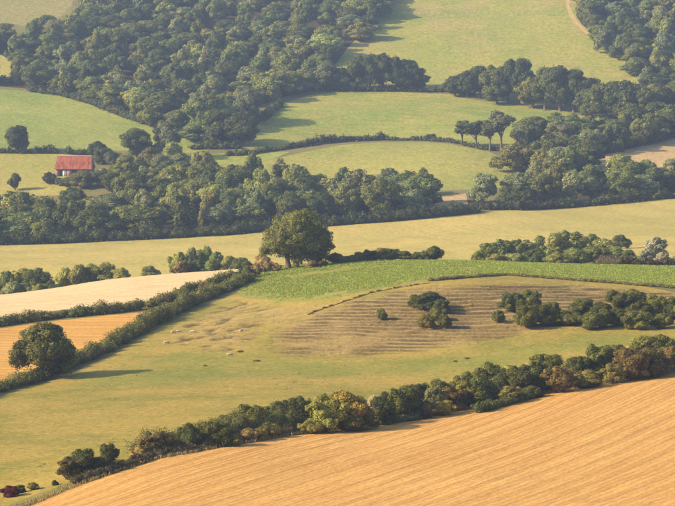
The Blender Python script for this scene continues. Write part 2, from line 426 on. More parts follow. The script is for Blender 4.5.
def np_mesh(name, vv, faces, smooth=False):
    """faces: (n, k) array"""
    me = bpy.data.meshes.new(name)
    vv = np.asarray(vv, np.float32); faces = np.asarray(faces, np.int32)
    n, k = faces.shape
    me.vertices.add(len(vv)); me.vertices.foreach_set('co', vv.ravel())
    me.loops.add(n * k); me.loops.foreach_set('vertex_index', faces.ravel())
    me.polygons.add(n); me.polygons.foreach_set('loop_start', np.arange(0, n * k, k, dtype=np.int32))
    me.polygons.foreach_set('loop_total', np.full(n, k, np.int32))
    if smooth: me.polygons.foreach_set('use_smooth', np.ones(n, bool))
    me.update(calc_edges=True)
    return me
def link(name, me, mat=None, parent=None):
    o = bpy.data.objects.new(name, me); C.objects.link(o)
    if mat and me and not me.materials: me.materials.append(mat)
    if parent: o.parent = parent
    return o
def tag(o, label=None, cat=None, group=None, kind=None):
    if label: o['label'] = label
    if cat: o['category'] = cat
    if group: o['group'] = group
    if kind: o['kind'] = kind
    return o
FIELD_LABEL = {
 'stubble_field': 'golden stubble field with harvest lines filling the foreground', 'crop_field': 'bright green leafy crop field along the hill crest',
 'orange_stubble_field': 'small orange stubble field behind the round tree', 'pale_stubble_field': 'pale cream stubble strip along the crest',
 'valley_field': 'wide yellow hay field below the valley tree belt', 'barn_field': 'yellow grass field beside the red roofed barn',
 'hill_pasture': 'green sloping pasture below the big wood', 'small_meadow': 'small green meadow between valley trees', 'dome_field': 'rounded dome shaped field behind the valley tree belt',
 'middle_meadow': 'green meadow above the dome shaped field', 'upper_field': 'large upper hillside field between the two woods',
 'corner_field': 'brownish field above the wood in the top left corner', 'yellow_strip': 'narrow yellow strip of field at the left of the wood',
 'brown_field': 'bare tan field between trees at the right', 'bare_patch': 'small pale bare patch behind the valley trees',
 'pasture': 'olive pasture with stepped terraces on the near hill', 'woodland_floor': 'dark leaf strewn ground under the trees', 'ground': 'rough ground under hedges and woods'}
for i in list(range(len(FIELDS))) + [-1]:
    sel = tri[owner == i]
    if not len(sel): continue
    used, inv = np.unique(sel, return_inverse=True)
    vv = np.column_stack([cvx[used], cz[used]])
    nme = FIELDS[i][0] if i >= 0 else 'ground'
    fc = inv.reshape(-1, 3)
    a, b_, c_ = vv[fc[:, 0]], vv[fc[:, 1]], vv[fc[:, 2]]
    fl = ((b_ - a)[:, 0] * (c_ - a)[:, 1] - (b_ - a)[:, 1] * (c_ - a)[:, 0]) < 0
    fc[fl] = fc[fl][:, ::-1]
    me = np_mesh(nme, vv, fc, True)
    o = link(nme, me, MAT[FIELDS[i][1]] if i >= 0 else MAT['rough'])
    tag(o, FIELD_LABEL[nme], 'field' if i >= 0 else 'ground', kind='structure')
    if nme == 'pasture':
        X, Yv = vv[:, 0], vv[:, 1]
        dry = poly_soft(X, Yv, terr, 6.0)
        g = poly_soft(X, Yv, gouge, 6.0)
        upper = poly_soft(X, Yv, [P(u, v, 400, 560) for u, v in ((240, 300), (300, 305), (345, 301), (310, 316), (270, 330), (240, 322))], 6.0)
        lush = poly_soft(X, Yv, [P(u, v, 330, 520) for u, v in ((60, 380), (130, 362), (180, 348), (250, 352), (330, 360), (450, 354), (560, 338), (675, 325), (675, 340), (560, 360), (450, 378), (330, 378), (200, 384), (100, 392))], 7.0)
        dry = np.clip(np.maximum(np.maximum(dry, 0.65 * g), 0.8 * upper) + 0.5 * fbm(X, Yv, 9, 91, 3), 0, 1) * np.clip(4 * np.maximum(np.maximum(dry, g), upper), 0, 1)
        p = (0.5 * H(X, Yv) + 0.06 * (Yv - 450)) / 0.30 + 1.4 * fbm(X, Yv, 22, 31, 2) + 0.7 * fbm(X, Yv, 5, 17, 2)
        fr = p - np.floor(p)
        riser_shade = np.clip(1.6 - np.abs(fr - 0.74) / 0.16, 0, 1) * np.clip(poly_soft(X, Yv, terr, 5.0) * (1.5 + 3.5 * fbm(X, Yv, 7, 41, 2)), 0, 1) * np.clip(0.9 + 1.8 * fbm(X, Yv, 9, 77, 2), 0, 1)  # dark riser lines: shade under the steps painted in, with dark growth
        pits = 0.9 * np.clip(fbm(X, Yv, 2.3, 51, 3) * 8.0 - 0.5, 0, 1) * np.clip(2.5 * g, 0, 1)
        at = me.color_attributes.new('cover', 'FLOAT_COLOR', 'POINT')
        at.data.foreach_set('color', np.column_stack([dry, lush, np.clip(riser_shade + pits, 0, 1), np.ones(len(X))]).astype(np.float32).ravel())

# ------------------------------------------------------------------ plant materials
def leaf_mat(name, trans=0.32):
    m, nt, b = nmat(name)
    oi = N(nt, 'ShaderNodeObjectInfo')
    at = N(nt, 'ShaderNodeAttribute', attribute_name='tint')
    c = mixc(nt, 1.0, oi.outputs['Color'], at.outputs['Color'], 'MULTIPLY')
    tc = N(nt, 'ShaderNodeTexCoord')
    nf = noise(nt, tc.outputs['Object'], 2.3, 2, 0.6)
    c = mixc(nt, 1.0, c, ramp(nt, nf, [(0.3, (0.78, 0.82, 0.8)), (0.7, (1.25, 1.18, 1.12))]), 'MULTIPLY')
    nt.links.new(c, b.inputs['Base Color'])
    b.inputs['Roughness'].default_value = 0.65
    b.inputs['Specular IOR Level'].default_value = 0.22
    tr = N(nt, 'ShaderNodeBsdfTranslucent')
    nt.links.new(mixc(nt, 1.0, c, (1.25, 1.2, 0.6), 'MULTIPLY'), tr.inputs[0])
    mx = N(nt, 'ShaderNodeMixShader'); mx.inputs[0].default_value = trans
    nt.links.new(b.outputs[0], mx.inputs[1]); nt.links.new(tr.outputs[0], mx.inputs[2])
    nt.links.new(mx.outputs[0], nt.nodes['Material Output'].inputs['Surface'])
    return m
LEAF = leaf_mat('leaves')
def bark_mat():
    m, nt, b = nmat('bark')
    tc = N(nt, 'ShaderNodeTexCoord')
    nf = noise(nt, tc.outputs['Object'], 9.0, 4, 0.7)
    nt.links.new(ramp(nt, nf, [(0.3, (0.07, 0.052, 0.035)), (0.7, (0.20, 0.155, 0.11))]), b.inputs['Base Color'])
    bump(nt, b, nf, 0.7, 0.05)
    return m
BARK = bark_mat()

# ------------------------------------------------------------------ crowns
_ico = bmesh.new(); bmesh.ops.create_icosphere(_ico, subdivisions=1, radius=1.0)
ICO_V = np.array([v.co[:] for v in _ico.verts]); ICO_F = np.array([[v.index for v in f.verts] for f in _ico.faces]); _ico.free()

def crown_arrays(lobes, nleaf, size, rs, core=0.74, up=0.25, shell=(0.80, 1.10), flat=1.0, sub=6):
    """lobes: (n, 6) centre xyz and radii xyz. Returns quad leaves and triangle cores with a tint per vertex."""
    L = np.asarray(lobes, float)
    n_main = len(L)
    if sub:
        d = rs.normal(size=(n_main * sub, 3)); d[:, 2] += 0.3; d /= np.linalg.norm(d, axis=1)[:, None]
        M = np.repeat(L, sub, 0); f = rs.uniform(0.26, 0.46, len(M))[:, None]
        L = np.concatenate([L, np.concatenate([M[:, :3] + d * M[:, 3:] * rs.uniform(0.8, 1.02, len(M))[:, None], M[:, 3:] * f], 1)])
    area = (L[:, 3] * L[:, 4] + L[:, 3] * L[:, 5] + L[:, 4] * L[:, 5])
    k = rs.choice(len(L), int(nleaf * 1.9), p=area / area.sum())
    d = rs.normal(size=(len(k), 3)); d[:, 2] += up
    d /= np.linalg.norm(d, axis=1)[:, None]
    r = rs.uniform(shell[0], shell[1], len(k)); r = np.where(rs.rand(len(k)) < 0.07, r * rs.uniform(1.05, 1.28, len(k)), r)
    bumpy = 1 + 0.16 * np.sin(d[:, 0] * 7 + k * 1.7) * np.sin(d[:, 1] * 6 + k * 2.3) * np.sin(d[:, 2] * 6.5 + k)
    pos = L[k, :3] + d * L[k, 3:] * (r * bumpy)[:, None]
    nor = d / L[k, 3:]; nor /= np.linalg.norm(nor, axis=1)[:, None]
    keep = np.ones(len(k), bool)
    for j in range(n_main):
        dd = (((pos - L[j, :3]) / L[j, 3:]) ** 2).sum(1)
        keep &= ~((dd < 0.55) & (k != j))
    pos, nor, k = pos[keep][:nleaf], nor[keep][:nleaf], k[keep][:nleaf]
    n = len(pos)
    nn = nor * 0.9 + rs.normal(size=(n, 3)) * 0.38 * flat + np.array([0, 0, 0.18])
    nn /= np.linalg.norm(nn, axis=1)[:, None]
    t = np.cross(nn, rs.normal(size=(n, 3))); t /= np.linalg.norm(t, axis=1)[:, None] + 1e-9
    b = np.cross(nn, t)
    s = size * rs.uniform(0.6, 1.35, n)[:, None]
    w = s * rs.uniform(0.5, 0.85, n)[:, None]
    q = np.stack([pos - t * s, pos - b * w + nn * s * .12, pos + t * s, pos + b * w + nn * s * .12], 1)
    lt = rs.uniform(0.74, 1.26, len(L))
    br = (rs.uniform(0.66, 1.4, n) * lt[k])
    hue = rs.uniform(-0.10, 0.10, n)
    tint = np.stack([br * (1 + hue), br, br * (1 - hue), np.ones(n)], 1)
    NV = [np.repeat(nor * 0.6 + nn * 0.65, 4, 0)]; V = [q.reshape(-1, 3)]; T = [np.repeat(tint, 4, 0)]
    Q = np.arange(n * 4).reshape(n, 4)
    TR = []
    off = n * 4
    for j in range(n_main):
        rough = 1 + 0.22 * (rs.rand(len(ICO_V)) - 0.5)
        V.append(L[j, :3] + ICO_V * L[j, 3:] * core * rough[:, None])
        T.append(np.tile([0.8, 0.8, 0.8, 1.0], (len(ICO_V), 1))); NV.append(ICO_V / L[j, 3:])
        TR.append(ICO_F + off); off += len(ICO_V)
    return np.concatenate(V), Q, (np.concatenate(TR) if TR else np.zeros((0, 3), int)), np.concatenate(T), np.concatenate(NV)

def mixed_mesh(name, V, Q, TR, T, NV, mat):
    me = bpy.data.meshes.new(name)
    nq, nt_ = len(Q), len(TR)
    me.vertices.add(len(V)); me.vertices.foreach_set('co', V.astype(np.float32).ravel())
    loops = np.concatenate([Q.ravel(), TR.ravel()]).astype(np.int32)
    me.loops.add(len(loops)); me.loops.foreach_set('vertex_index', loops)
    st = np.concatenate([np.arange(nq) * 4, nq * 4 + np.arange(nt_) * 3]).astype(np.int32)
    tt = np.concatenate([np.full(nq, 4), np.full(nt_, 3)]).astype(np.int32)
    me.polygons.add(nq + nt_); me.polygons.foreach_set('loop_start', st); me.polygons.foreach_set('loop_total', tt)
    me.update(calc_edges=True)
    a = me.color_attributes.new('tint', 'FLOAT_COLOR', 'POINT')
    a.data.foreach_set('color', T.astype(np.float32).ravel())
    me.materials.append(mat)
    if NV is not None:
        me.normals_split_custom_set_from_vertices((NV / (np.linalg.norm(NV, axis=1)[:, None] + 1e-9)).astype(np.float32))
    return me

def tube(V, Fc, path, radii, seg=7):
    o = len(V)
    path = [Vector(p) for p in path]
    for i, (p, r) in enumerate(zip(path, radii)):
        d = (path[min(i + 1, len(path) - 1)] - path[max(i - 1, 0)]).normalized()
        a = d.orthogonal().normalized(); b = d.cross(a)
        for k in range(seg):
            t = 2 * math.pi * k / seg
            V.append(tuple(p + (a * math.cos(t) + b * math.sin(t)) * r))
    for i in range(len(path) - 1):
        for k in range(seg):
            Fc.append((o + i * seg + k, o + i * seg + (k + 1) % seg, o + (i + 1) * seg + (k + 1) % seg, o + (i + 1) * seg + k))
def trunk_mesh(name, rnd, hgt, r0, limbs, lean=0.04):
    V, Fc = [], []
    ax, ay = rnd.uniform(-lean, lean), rnd.uniform(-lean, lean)
    path = [(0, 0, -0.12 * hgt)] + [(ax * t + rnd.uniform(-.01, .01), ay * t, hgt * t) for t in (0.0, 0.3, 0.6, 1.0)]
    tube(V, Fc, path, [r0 * 1.5, r0 * 1.15, r0, r0 * 0.85, r0 * 0.6])
    for (tx, ty, tz) in limbs:
        s = rnd.uniform(0.35, 0.9)
        st = Vector((ax * s, ay * s, hgt * s)); en = Vector((tx, ty, tz))
        md = st.lerp(en, 0.5) + Vector((rnd.uniform(-.05, .05), rnd.uniform(-.05, .05), rnd.uniform(0, .08)))
        tube(V, Fc, [st, md, en], [r0 * 0.5, r0 * 0.35, r0 * 0.12], 5)
    return np_mesh(name, V, Fc, True)

PROTO = {}     # kind -> list of dicts(crown mesh, trunk mesh, arrays, h)   all about 2 units wide
def add_proto(kind, lobes, nleaf, size, seed, th, tr, zmax, core=0.74, up=0.3, light=None, flat=1.0):
    rs = np.random.RandomState(seed); rnd = random.Random(seed)
    lobes = np.asarray(lobes, float)
    arr = crown_arrays(lobes, nleaf, size, rs, core, up, flat=flat)
    la = crown_arrays(lobes, light, size * 2.1, np.random.RandomState(seed), core, up) if light else None
    ext = np.percentile(np.hypot(arr[0][:, 0], arr[0][:, 1]), 93); ztop = np.percentile(arr[0][:, 2], 99.3)
    for A in (arr, la):
        if A is not None: A[0][:, :2] /= ext
    lobes[:, :2] /= ext; zmax = ztop
    top = lobes[np.argsort(-lobes[:, 2])[:6], :3]
    low = lobes[np.argsort(lobes[:, 2])[:4], :3]
    limbs = [tuple(p) for p in np.concatenate([top, low])]
    PROTO.setdefault(kind, []).append(dict(crown=mixed_mesh(kind + '_crown', *arr, LEAF), trunk=trunk_mesh(kind + '_trunk', rnd, th, tr, limbs), light=la, h=zmax))
    PROTO[kind][-1]['trunk'].materials.append(BARK)

def round_lobes(seed, n, zc, rz, zlow, rmin=0.26, rmax=0.44):
    rnd = random.Random(seed); out = []
    for i in range(n):
        for _ in range(50):
            a = rnd.uniform(0, 2 * math.pi); t = rnd.uniform(-0.75, 1.0)
            rr = math.sqrt(max(0, 1 - t * t)) * rnd.uniform(0.45, 0.8) * (1 if rnd.random() < .8 else 0.5)
            z = zc + t * rz * rnd.uniform(0.55, 0.8)
            r = rnd.uniform(rmin, rmax)
            if z - r * 0.8 > zlow: break
        out.append((rr * math.cos(a), rr * math.sin(a), z, r * rnd.uniform(.9, 1.2), r * rnd.uniform(.9, 1.2), r * rnd.uniform(0.75, 0.95)))
    out.append((0, 0, zc, 0.5, 0.5, rz * 0.65))
    return out
for k in range(9):     # woodland trees, height about 2.1
    add_proto('round', round_lobes(100 + k, 22 + 2 * (k % 5), 1.05, 1.0, 0.02, 0.19, 0.38), 11000, 0.042, 200 + k, 1.0, 0.09, 2.05, light=1100)
for k in range(8):     # bushes, height about 1.5, leafy to the ground
    add_proto('bush', round_lobes(300 + k, 24 + k % 5, 0.72, 0.78, -0.12, 0.16, 0.34), 14000, 0.034, 400 + k, 0.5, 0.07, 1.45)
for k in range(3):     # loose bushes with ragged outline
    add_proto('ragged', round_lobes(500 + k, 20, 0.75, 0.9, -0.12, 0.11, 0.26), 12500, 0.037, 520 + k, 0.7, 0.06, 1.6, core=0.6)
for k in range(3):     # tall airy trees with bare stems, height about 3.6
    rnd = random.Random(700 + k)
    lb = [(rnd.uniform(-.55, .55), rnd.uniform(-.5, .5), 2.6 + rnd.uniform(-.55, .75), *[rnd.uniform(.22, .42)] * 3) for _ in range(12)] + [(0, 0, 2.7, .5, .5, .6)]
    add_proto('airy', lb, 2600, 0.085, 720 + k, 2.2, 0.085, 3.6, core=0.6)
for k in range(4):     # upright young trees, height about 3
    rnd = random.Random(800 + k)
    lb = []
    for _ in range(13):
        z = rnd.uniform(0.3, 2.6); w = 0.75 * (1 - abs(z - 1.1) / 2.3)
        lb.append((rnd.uniform(-w, w), rnd.uniform(-w, w), z, rnd.uniform(.25, .4), rnd.uniform(.25, .4), rnd.uniform(.4, .6)))
    add_proto('upright', lb, 3200, 0.075, 820 + k, 1.6, 0.08, 2.95)

def plant(name, kind, var, x, y, w, h, col, label, cat, group=None, rot=0.0, sink=0.15, lean=(0, 0), z=None):
    pr = PROTO[kind][var % len(PROTO[kind])]
    r = bpy.data.objects.new(name, None); C.objects.link(r)
    r.empty_display_size = 0.5
    r.location = (x, y, (hz(x, y) if z is None else z) - sink)
    r.rotation_euler = (lean[0], lean[1], rot)
    r.scale = (w / 2.0, w / 2.0, h / pr['h'])
    t = link('trunk', pr['trunk'], None, r)
    c = link('crown', pr['crown'], None, r)
    c.color = (*col, 1)
    tag(r, label, cat, group)
    return r
RND = random.Random(11)
DARK = (0.072, 0.088, 0.022); MIDG = (0.108, 0.128, 0.030); OLIVE = (0.155, 0.155, 0.038); YELG = (0.225, 0.210, 0.046)
LIME = (0.190, 0.205, 0.046); RUST = (0.150, 0.108, 0.034); BROWN = (0.118, 0.094, 0.034); RED = (0.105, 0.022, 0.022)
SILV = (0.29, 0.29, 0.20); STRAW = (0.28, 0.215, 0.08); GREYG = (0.145, 0.160, 0.068)
def vary(c, a=0.15):
    k = RND.uniform(1 - a, 1 + a); h = RND.uniform(-a, a) * 0.5
    return (c[0] * k * (1 + h), c[1] * k, c[2] * k * (1 - h))
def px(n, Y):            # n picture pixels at distance Y, in metres
    return n * Y / F
def at_px(name, kind, u, v, lo, hi, wpx, hpx, col, label, cat, group=None, var=None, **kw):
    x, y = P(u, v, lo, hi)
    return plant(name, kind, RND.randrange(12) if var is None else var, x, y, px(wpx, y), px(hpx, y) + 0.15, col, label, cat, group, rot=RND.uniform(0, 6.28), **kw)

# ------------------------------------------------------------------ hedges: one thing each, foliage swept along a line
def hedge(name, pl, width, height, leaf, per_m, col, label, cat='hedge', lob=1.0, seed=1, group=None, kind=None, hfun=None, tint2=None, core=0.78):
    rs = np.random.RandomState(seed)
    pl = [np.array(p) for p in pl]
    seg = [np.linalg.norm(b - a) for a, b in zip(pl, pl[1:])]
    tot = sum(seg); n = max(3, int(tot / (lob * 0.5)))
    lobes = []
    for i in range(n):
        s = (i + rs.uniform(0.1, 0.9)) / n * tot
        t = s
        for a, b, l in zip(pl, pl[1:], seg):
            if t <= l or l == seg[-1] and b is pl[-1]:
                p = a + (b - a) * min(1, t / l); d = (b - a) / max(l, 1e-6); break
            t -= l
        hh = height * rs.uniform(0.6, 1.2) * (1 + 0.7 * float(fbm(p[:1], p[1:2], 6.0, 23, 2)[0])) * (hfun(s / tot) if hfun else 1)
        off = rs.uniform(-0.3, 0.3) * width
        x, y = p[0] - d[1] * off, p[1] + d[0] * off
        rx = max(width * 0.5 * rs.uniform(0.8, 1.25), 0.2)
        lobes.append((x, y, hh * 0.46, rx, rx, hh * 0.58))
    lobes = np.array(lobes)
    zg = HD(lobes[:, 0], lobes[:, 1]); lobes[:, 2] += zg
    o0 = np.array([lobes[0, 0], lobes[0, 1], zg[0]])
    lobes[:, :3] -= o0
    V, Q, TR, T, NV = crown_arrays(lobes, int(per_m * tot), leaf, rs, core, 0.2)
    if tint2 is not None:
        big = fbm(V[:, 0] + o0[0], V[:, 1] + o0[1], 5.0, seed, 2) > 0.06
        T[big, :3] *= np.array(tint2) / np.array(col)
    me = mixed_mesh(name, V, Q, TR, T, NV, LEAF)
    o = link(name, me); o.location = o0
    o.color = (*col, 1)
    tag(o, label, cat, group, kind)
    return o
hedge('hedge', hedgeC, 2.6, 2.4, 0.13, 230, (0.145, 0.15, 0.036), 'long dark hedge climbing diagonally from the round field tree to the oak', seed=3, lob=1.3, tint2=(0.21, 0.19, 0.048), hfun=lambda t: 0.8 if t < .38 else 1.0)
hedge('hedge', hedgeG, 2.2, 1.8, 0.13, 190, (0.185, 0.175, 0.042), 'low hedge between the orange stubble and the pale stubble strip', seed=5, lob=1.2, tint2=MIDG)
UP = [(143, 309), (165, 297), (195, 285), (225, 277), (248, 271)]
hedge('hedge', line([(150, 308), (175, 298), (205, 287), (235, 278), (258, 272)], 495, 590, 10), 2.2, 1.7, 0.18, 70, OLIVE, 'ragged olive hedge below the pale stubble strip, leading up to the oak', seed=6, lob=1.2, tint2=STRAW)
hedge('hedge_bottom', line([(u, v - 2.5) for u, v in EDGE_A if u > 60], 230, 420, 10), 1.5, 0.95, 0.11, 150, (0.085, 0.070, 0.032), 'low straggling growth under the bushes along the stubble edge', 'hedge', seed=7, lob=0.7, tint2=(0.17, 0.13, 0.06))
hedge('hedge', line([(478, 413), (495, 408), (515, 403), (532, 399)], 330, 400, 8), 1.3, 1.2, 0.1, 200, MIDG, 'short low clipped green hedge at the stubble edge between rust bushes', seed=8, lob=0.7)
hedge('hedge', line([(382, 425), (396, 422), (412, 420), (428, 417)], 320, 400, 8), 1.3, 1.2, 0.1, 200, GREYG, 'short low grey green hedge at the stubble edge below dark bushes', seed=9, lob=0.7)
hedge('earth_bank', line([(308, 315), (322, 309), (345, 301), (370, 293), (400, 287), (430, 283)], 430, 520, 8), 0.6, 0.26, 0.07, 130, (0.20, 0.15, 0.058), 'thin dark overgrown bank running from the terraces up to the green crop', 'bank', seed=10, lob=0.9, hfun=lambda t: 0.25 + 1.3 * abs(math.sin(t * 23) * math.sin(t * 61)))
hedge('grass_verge', line([(430, 281), (470, 277), (506, 275), (560, 279.5), (620, 284), (675, 288), (760, 293)], 440, 560, 8), 1.5, 0.5, 0.08, 220, (0.19, 0.165, 0.05), 'long brownish grass verge between the crop and the terraced slope', 'verge', seed=12, lob=0.8, kind='stuff')
hedge('hedge', line([(138, 454), (190, 446), (230, 440), (320, 427), (420, 411), (480, 401), (540, 389), (610, 376), (675, 367), (740, 357)], 300, 430, 8), 3.2, 2.3, 0.1, 300, (0.135, 0.135, 0.034), 'continuous ragged thicket running between and behind the bushes of the near stubble edge', seed=11, lob=1.2, tint2=OLIVE)
# far hedges
hedge('hedge', line([(-30, 153), (0, 152.5), (30, 153), (58, 153.5)], 1090, 1125), 3.0, 2.9, 0.4, 26, DARK, 'dark trimmed hedge below the lone tree on the left hillside', seed=13, lob=2.2)
hedge('hedge', line([(66, 154), (78, 154.5), (92, 155)], 1090, 1125), 3.0, 3.4, 0.4, 26, DARK, 'short dark hedge behind the red roofed barn', seed=14, lob=2.2)
hedge('hedge', line([(226, 158), (255, 153.5), (290, 149)], 1100, 1150), 2.6, 2.2, 0.4, 24, DARK, 'thin dark hedge at the low end of the dome shaped field', seed=15, lob=2.2)
hedge('hedge', line([(290, 149), (315, 145), (345, 142), (388, 140)], 1100, 1150), 3.2, 3.0, 0.4, 26, DARK, 'dark bushy hedge along the left brow of the dome field', seed=16, lob=2.2)
hedge('hedge', line([(388, 140.5), (420, 140.5), (450, 142.5), (485, 150), (507, 158)], 1095, 1150), 2.2, 1.7, 0.35, 22, DARK, 'low thin hedge along the right brow of the dome field', seed=17, lob=1.8)
hedge('hedge', line([(300, 92), (340, 91), (400, 91), (450, 92), (475, 95)], 1210, 1265), 3.0, 2.6, 0.4, 24, DARK, 'dark hedge between the middle meadow and the large upper field', seed=18, lob=2.2)
hedge('hedge', line([(-30, 82), (0, 83), (28, 84), (45, 88)], 1230, 1290), 3.6, 3.6, 0.4, 26, DARK, 'dark hedge under the narrow yellow strip beside the wood', seed=19, lob=2.4)
hedge('hedge', line([(257, 128), (264, 121), (272, 112), (282, 106)], 1180, 1260), 3.6, 3.4, 0.4, 26, DARK, 'curved dark hedge at the left corner of the middle meadow', seed=20, lob=2.4)
hedge('hedge', line([(482, 210), (520, 210.5), (562, 207.5), (572, 206.5)], 930, 985), 3.6, 3.2, 0.35, 32, (0.075, 0.075, 0.035), 'clipped brownish hedge at the foot of the valley trees, above the hay field', seed=21, lob=2.0)
hedge('hedge', line([(192, 149), (215, 149), (240, 148.5)], 1095, 1150), 3.2, 2.8, 0.4, 26, DARK, 'dark hedge at the low corner of the green hill pasture', seed=22, lob=2.2)
hedge('hedge', line([(600, 266), (640, 267), (690, 268)], 575, 620), 2.0, 1.8, 0.2, 60, (0.10, 0.08, 0.04), 'brownish hedge beside the silvery tree behind the green crop', seed=23, lob=1.3)
UG = [(-40, 245), (0, 245), (60, 243), (110, 240.5), (160, 238), (225, 235), (300, 228.5), (337, 225.5), (400, 220.5), (450, 215.5), (480, 212.5)]
hedge('undergrowth_belt', line(UG, 860, 985), 4.6, 3.6, 0.3, 70, DARK, 'long dark thicket at the foot of the valley tree belt', 'thicket', seed=31, lob=2.4)
hedge('undergrowth_belt', line([(30, 91), (60, 95.5), (90, 103.5), (120, 115), (150, 126), (180, 136), (212, 147.5)], 1100, 1300), 3.6, 3.2, 0.4, 28, DARK, 'dark thicket along the lower edge of the big wood', 'thicket', seed=32, lob=2.4)
hedge('undergrowth_belt', line([(560, 208), (620, 203), (675, 197.5), (720, 193)], 930, 1010), 3.4, 3.0, 0.4, 30, DARK, 'dark thicket at the top of the hay field on the right', 'thicket', seed=33, lob=2.4)

# ------------------------------------------------------------------ the oak and the round field tree, built singly
def lone_tree(name, u, v, lo, hi, lobes_px, leaf, nleaf, col, label, stems, seed, core=0.7):
    x, y = P(u, v, lo, hi); s = y / F
    rs = np.random.RandomState(seed); rnd = random.Random(seed)
    lb = []
    for (a, b, c, r) in lobes_px:
        k = rnd.uniform(0.92, 1.12)
        lb.append((a * s, b * s, c * s, r * s * k, r * s * k, r * s * 0.9 * k))
    for (a, b, c, r) in lobes_px:            # smaller sprays that break up the outline
        for _ in range(2):
            d = Vector((rnd.gauss(0, 1), rnd.gauss(0, 1), rnd.gauss(0.2, 0.8))).normalized() * r * 0.85
            q = r * rnd.uniform(0.28, 0.5)
            lb.append(((a + d.x) * s, (b + d.y) * s, (c + d.z) * s, q * s * 1.1, q * s * 1.1, q * s * .9))
    r = bpy.data.objects.new(name, None); C.objects.link(r)
    r.location = (x, y, hz(x, y) - 0.1)
    me = mixed_mesh(name + '_crown', *crown_arrays(lb, nleaf, leaf, rs, core, 0.2, shell=(0.74, 1.14)), LEAF)
    c = link('crown', me, None, r); c.color = (*col, 1)
    V, Fc = [], []
    for (bx, by, rad, limbs) in stems:
        fork = Vector((bx * s * 1.15, by * s, 13 * s))
        tube(V, Fc, [(bx * s * 0.8, by * s, -0.8), (bx * s * 0.85, by * s, 0.1), (bx * s, by * s, 6 * s), fork], [rad * 1.6, rad * 1.2, rad, rad * .8], 8)
        for (a, b, h) in limbs:
            e = Vector((a * s, b * s, h * s)); m = fork.lerp(e, 0.5) + Vector((0, 0, 1.5 * s))
            tube(V, Fc, [fork, m, e], [rad * .65, rad * .42, rad * .15], 6)
    t = link('trunk', np_mesh(name + '_trunk', V, Fc, True), BARK, r)
    tag(r, label, 'tree')
    return r
OAK = [(-24, 0, 23, 9), (-26, 6, 20, 7), (-18, -6, 28, 10), (-18, 6, 33, 10), (-10, 0, 40, 11), (-9, -8, 31, 10), (0, 6, 47, 11), (2, -6, 43, 12), (9, 0, 51, 9), (17, 4, 47, 10),
       (14, -8, 38, 11), (24, 0, 40, 10), (28, 4, 30, 10), (24, -8, 25, 10), (32, 0, 21, 8), (29, 2, 14, 8), (20, -6, 13, 7), (0, 8, 30, 11), (11, -4, 26, 10), (-3, -9, 22, 6), (12, 6, 18, 8), (26, 6, 9, 6), (-4, -13, 38, 11), (-2, -15, 28, 10), (6, -14, 44, 9), (-14, -4, 19, 7), (-10, 6, 17, 6), (4, -12, 20, 8), (-16, -10, 24, 8), (10, -10, 14, 6),
       (-30, 0, 16, 5), (0, 18, 36, 11), (12, 18, 36, 12), (-10, -18, 30, 9), (8, -20, 34, 10), (18, -16, 24, 8), (18, 16, 22, 10), (-14, 14, 26, 9), (34, -4, 30, 6), (-6, 2, 14, 4), (3, -3, 9, 5), (1, -2, 14, 5)]
lone_tree('oak_tree', 293, 268.5, 520, 585, OAK, 0.19, 23000, (0.185, 0.192, 0.042), 'big spreading oak standing alone on the hill crest beside the green crop',
          [(-5, 0, 0.55, [(-22, 0, 24), (-14, 6, 34), (-8, -8, 32), (-4, 6, 40)]), (4, 1, 0.5, [(8, 0, 44), (20, 4, 36), (26, -6, 26), (14, -8, 34), (2, 8, 38)])], 41)
FT = [(-22, 0, 22, 9), (-25, 3, 17, 7), (-16, -5, 32, 11), (-10, 4, 42, 11), (-1, 0, 50, 9), (6, -4, 47, 10), (14, 3, 42, 11), (20, -3, 32, 11), (25, 2, 22, 9), (25, -3, 14, 7), (10, -8, 28, 12), (-4, -8, 30, 12),
      (0, 8, 34, 13), (12, 8, 22, 11), (-12, 6, 24, 10), (5, -12, 20, 8), (15, 0, 12, 6), (0, 18, 30, 12), (0, -18, 30, 11), (14, -16, 30, 9), (-14, 15, 30, 10), (16, 16, 28, 10), (-27, -2, 27, 6), (29, 0, 30, 5)]
lone_tree('field_tree', 42, 379, 400, 445, FT, 0.16, 20000, (0.135, 0.138, 0.032), 'round dark tree standing in the diagonal hedge beside the orange stubble',
          [(0, 0, 0.36, [(-20, 0, 24), (-10, 4, 36), (0, -6, 42), (12, 6, 36), (20, -2, 26), (8, -10, 26)])], 43)

# ------------------------------------------------------------------ bushes along the near stubble edge
CW = {DARK: 'dark green', MIDG: 'mid green', OLIVE: 'olive green', YELG: 'yellow green', LIME: 'light green', RUST: 'rust coloured', BROWN: 'brown', RED: 'dark red', SILV: 'silvery', STRAW: 'straw coloured', GREYG: 'grey green'}
ORD = 'zeroth first second third fourth fifth sixth seventh eighth ninth tenth eleventh twelfth thirteenth fourteenth fifteenth sixteenth seventeenth eighteenth nineteenth twentieth'.split()
def ordinal(n):
    if n <= 20: return ORD[n]
    tens = {2: ('twentieth', 'twenty'), 3: ('thirtieth', 'thirty'), 4: ('fortieth', 'forty'), 5: ('fiftieth', 'fifty'), 6: ('sixtieth', 'sixty'), 7: ('seventieth', 'seventy')}[n // 10]
    return tens[0] if n % 10 == 0 else tens[1] + '-' + ORD[n % 10]
def sizeword(h):
    return 'tall' if h > 34 else 'mid-sized' if h > 21 else 'small'
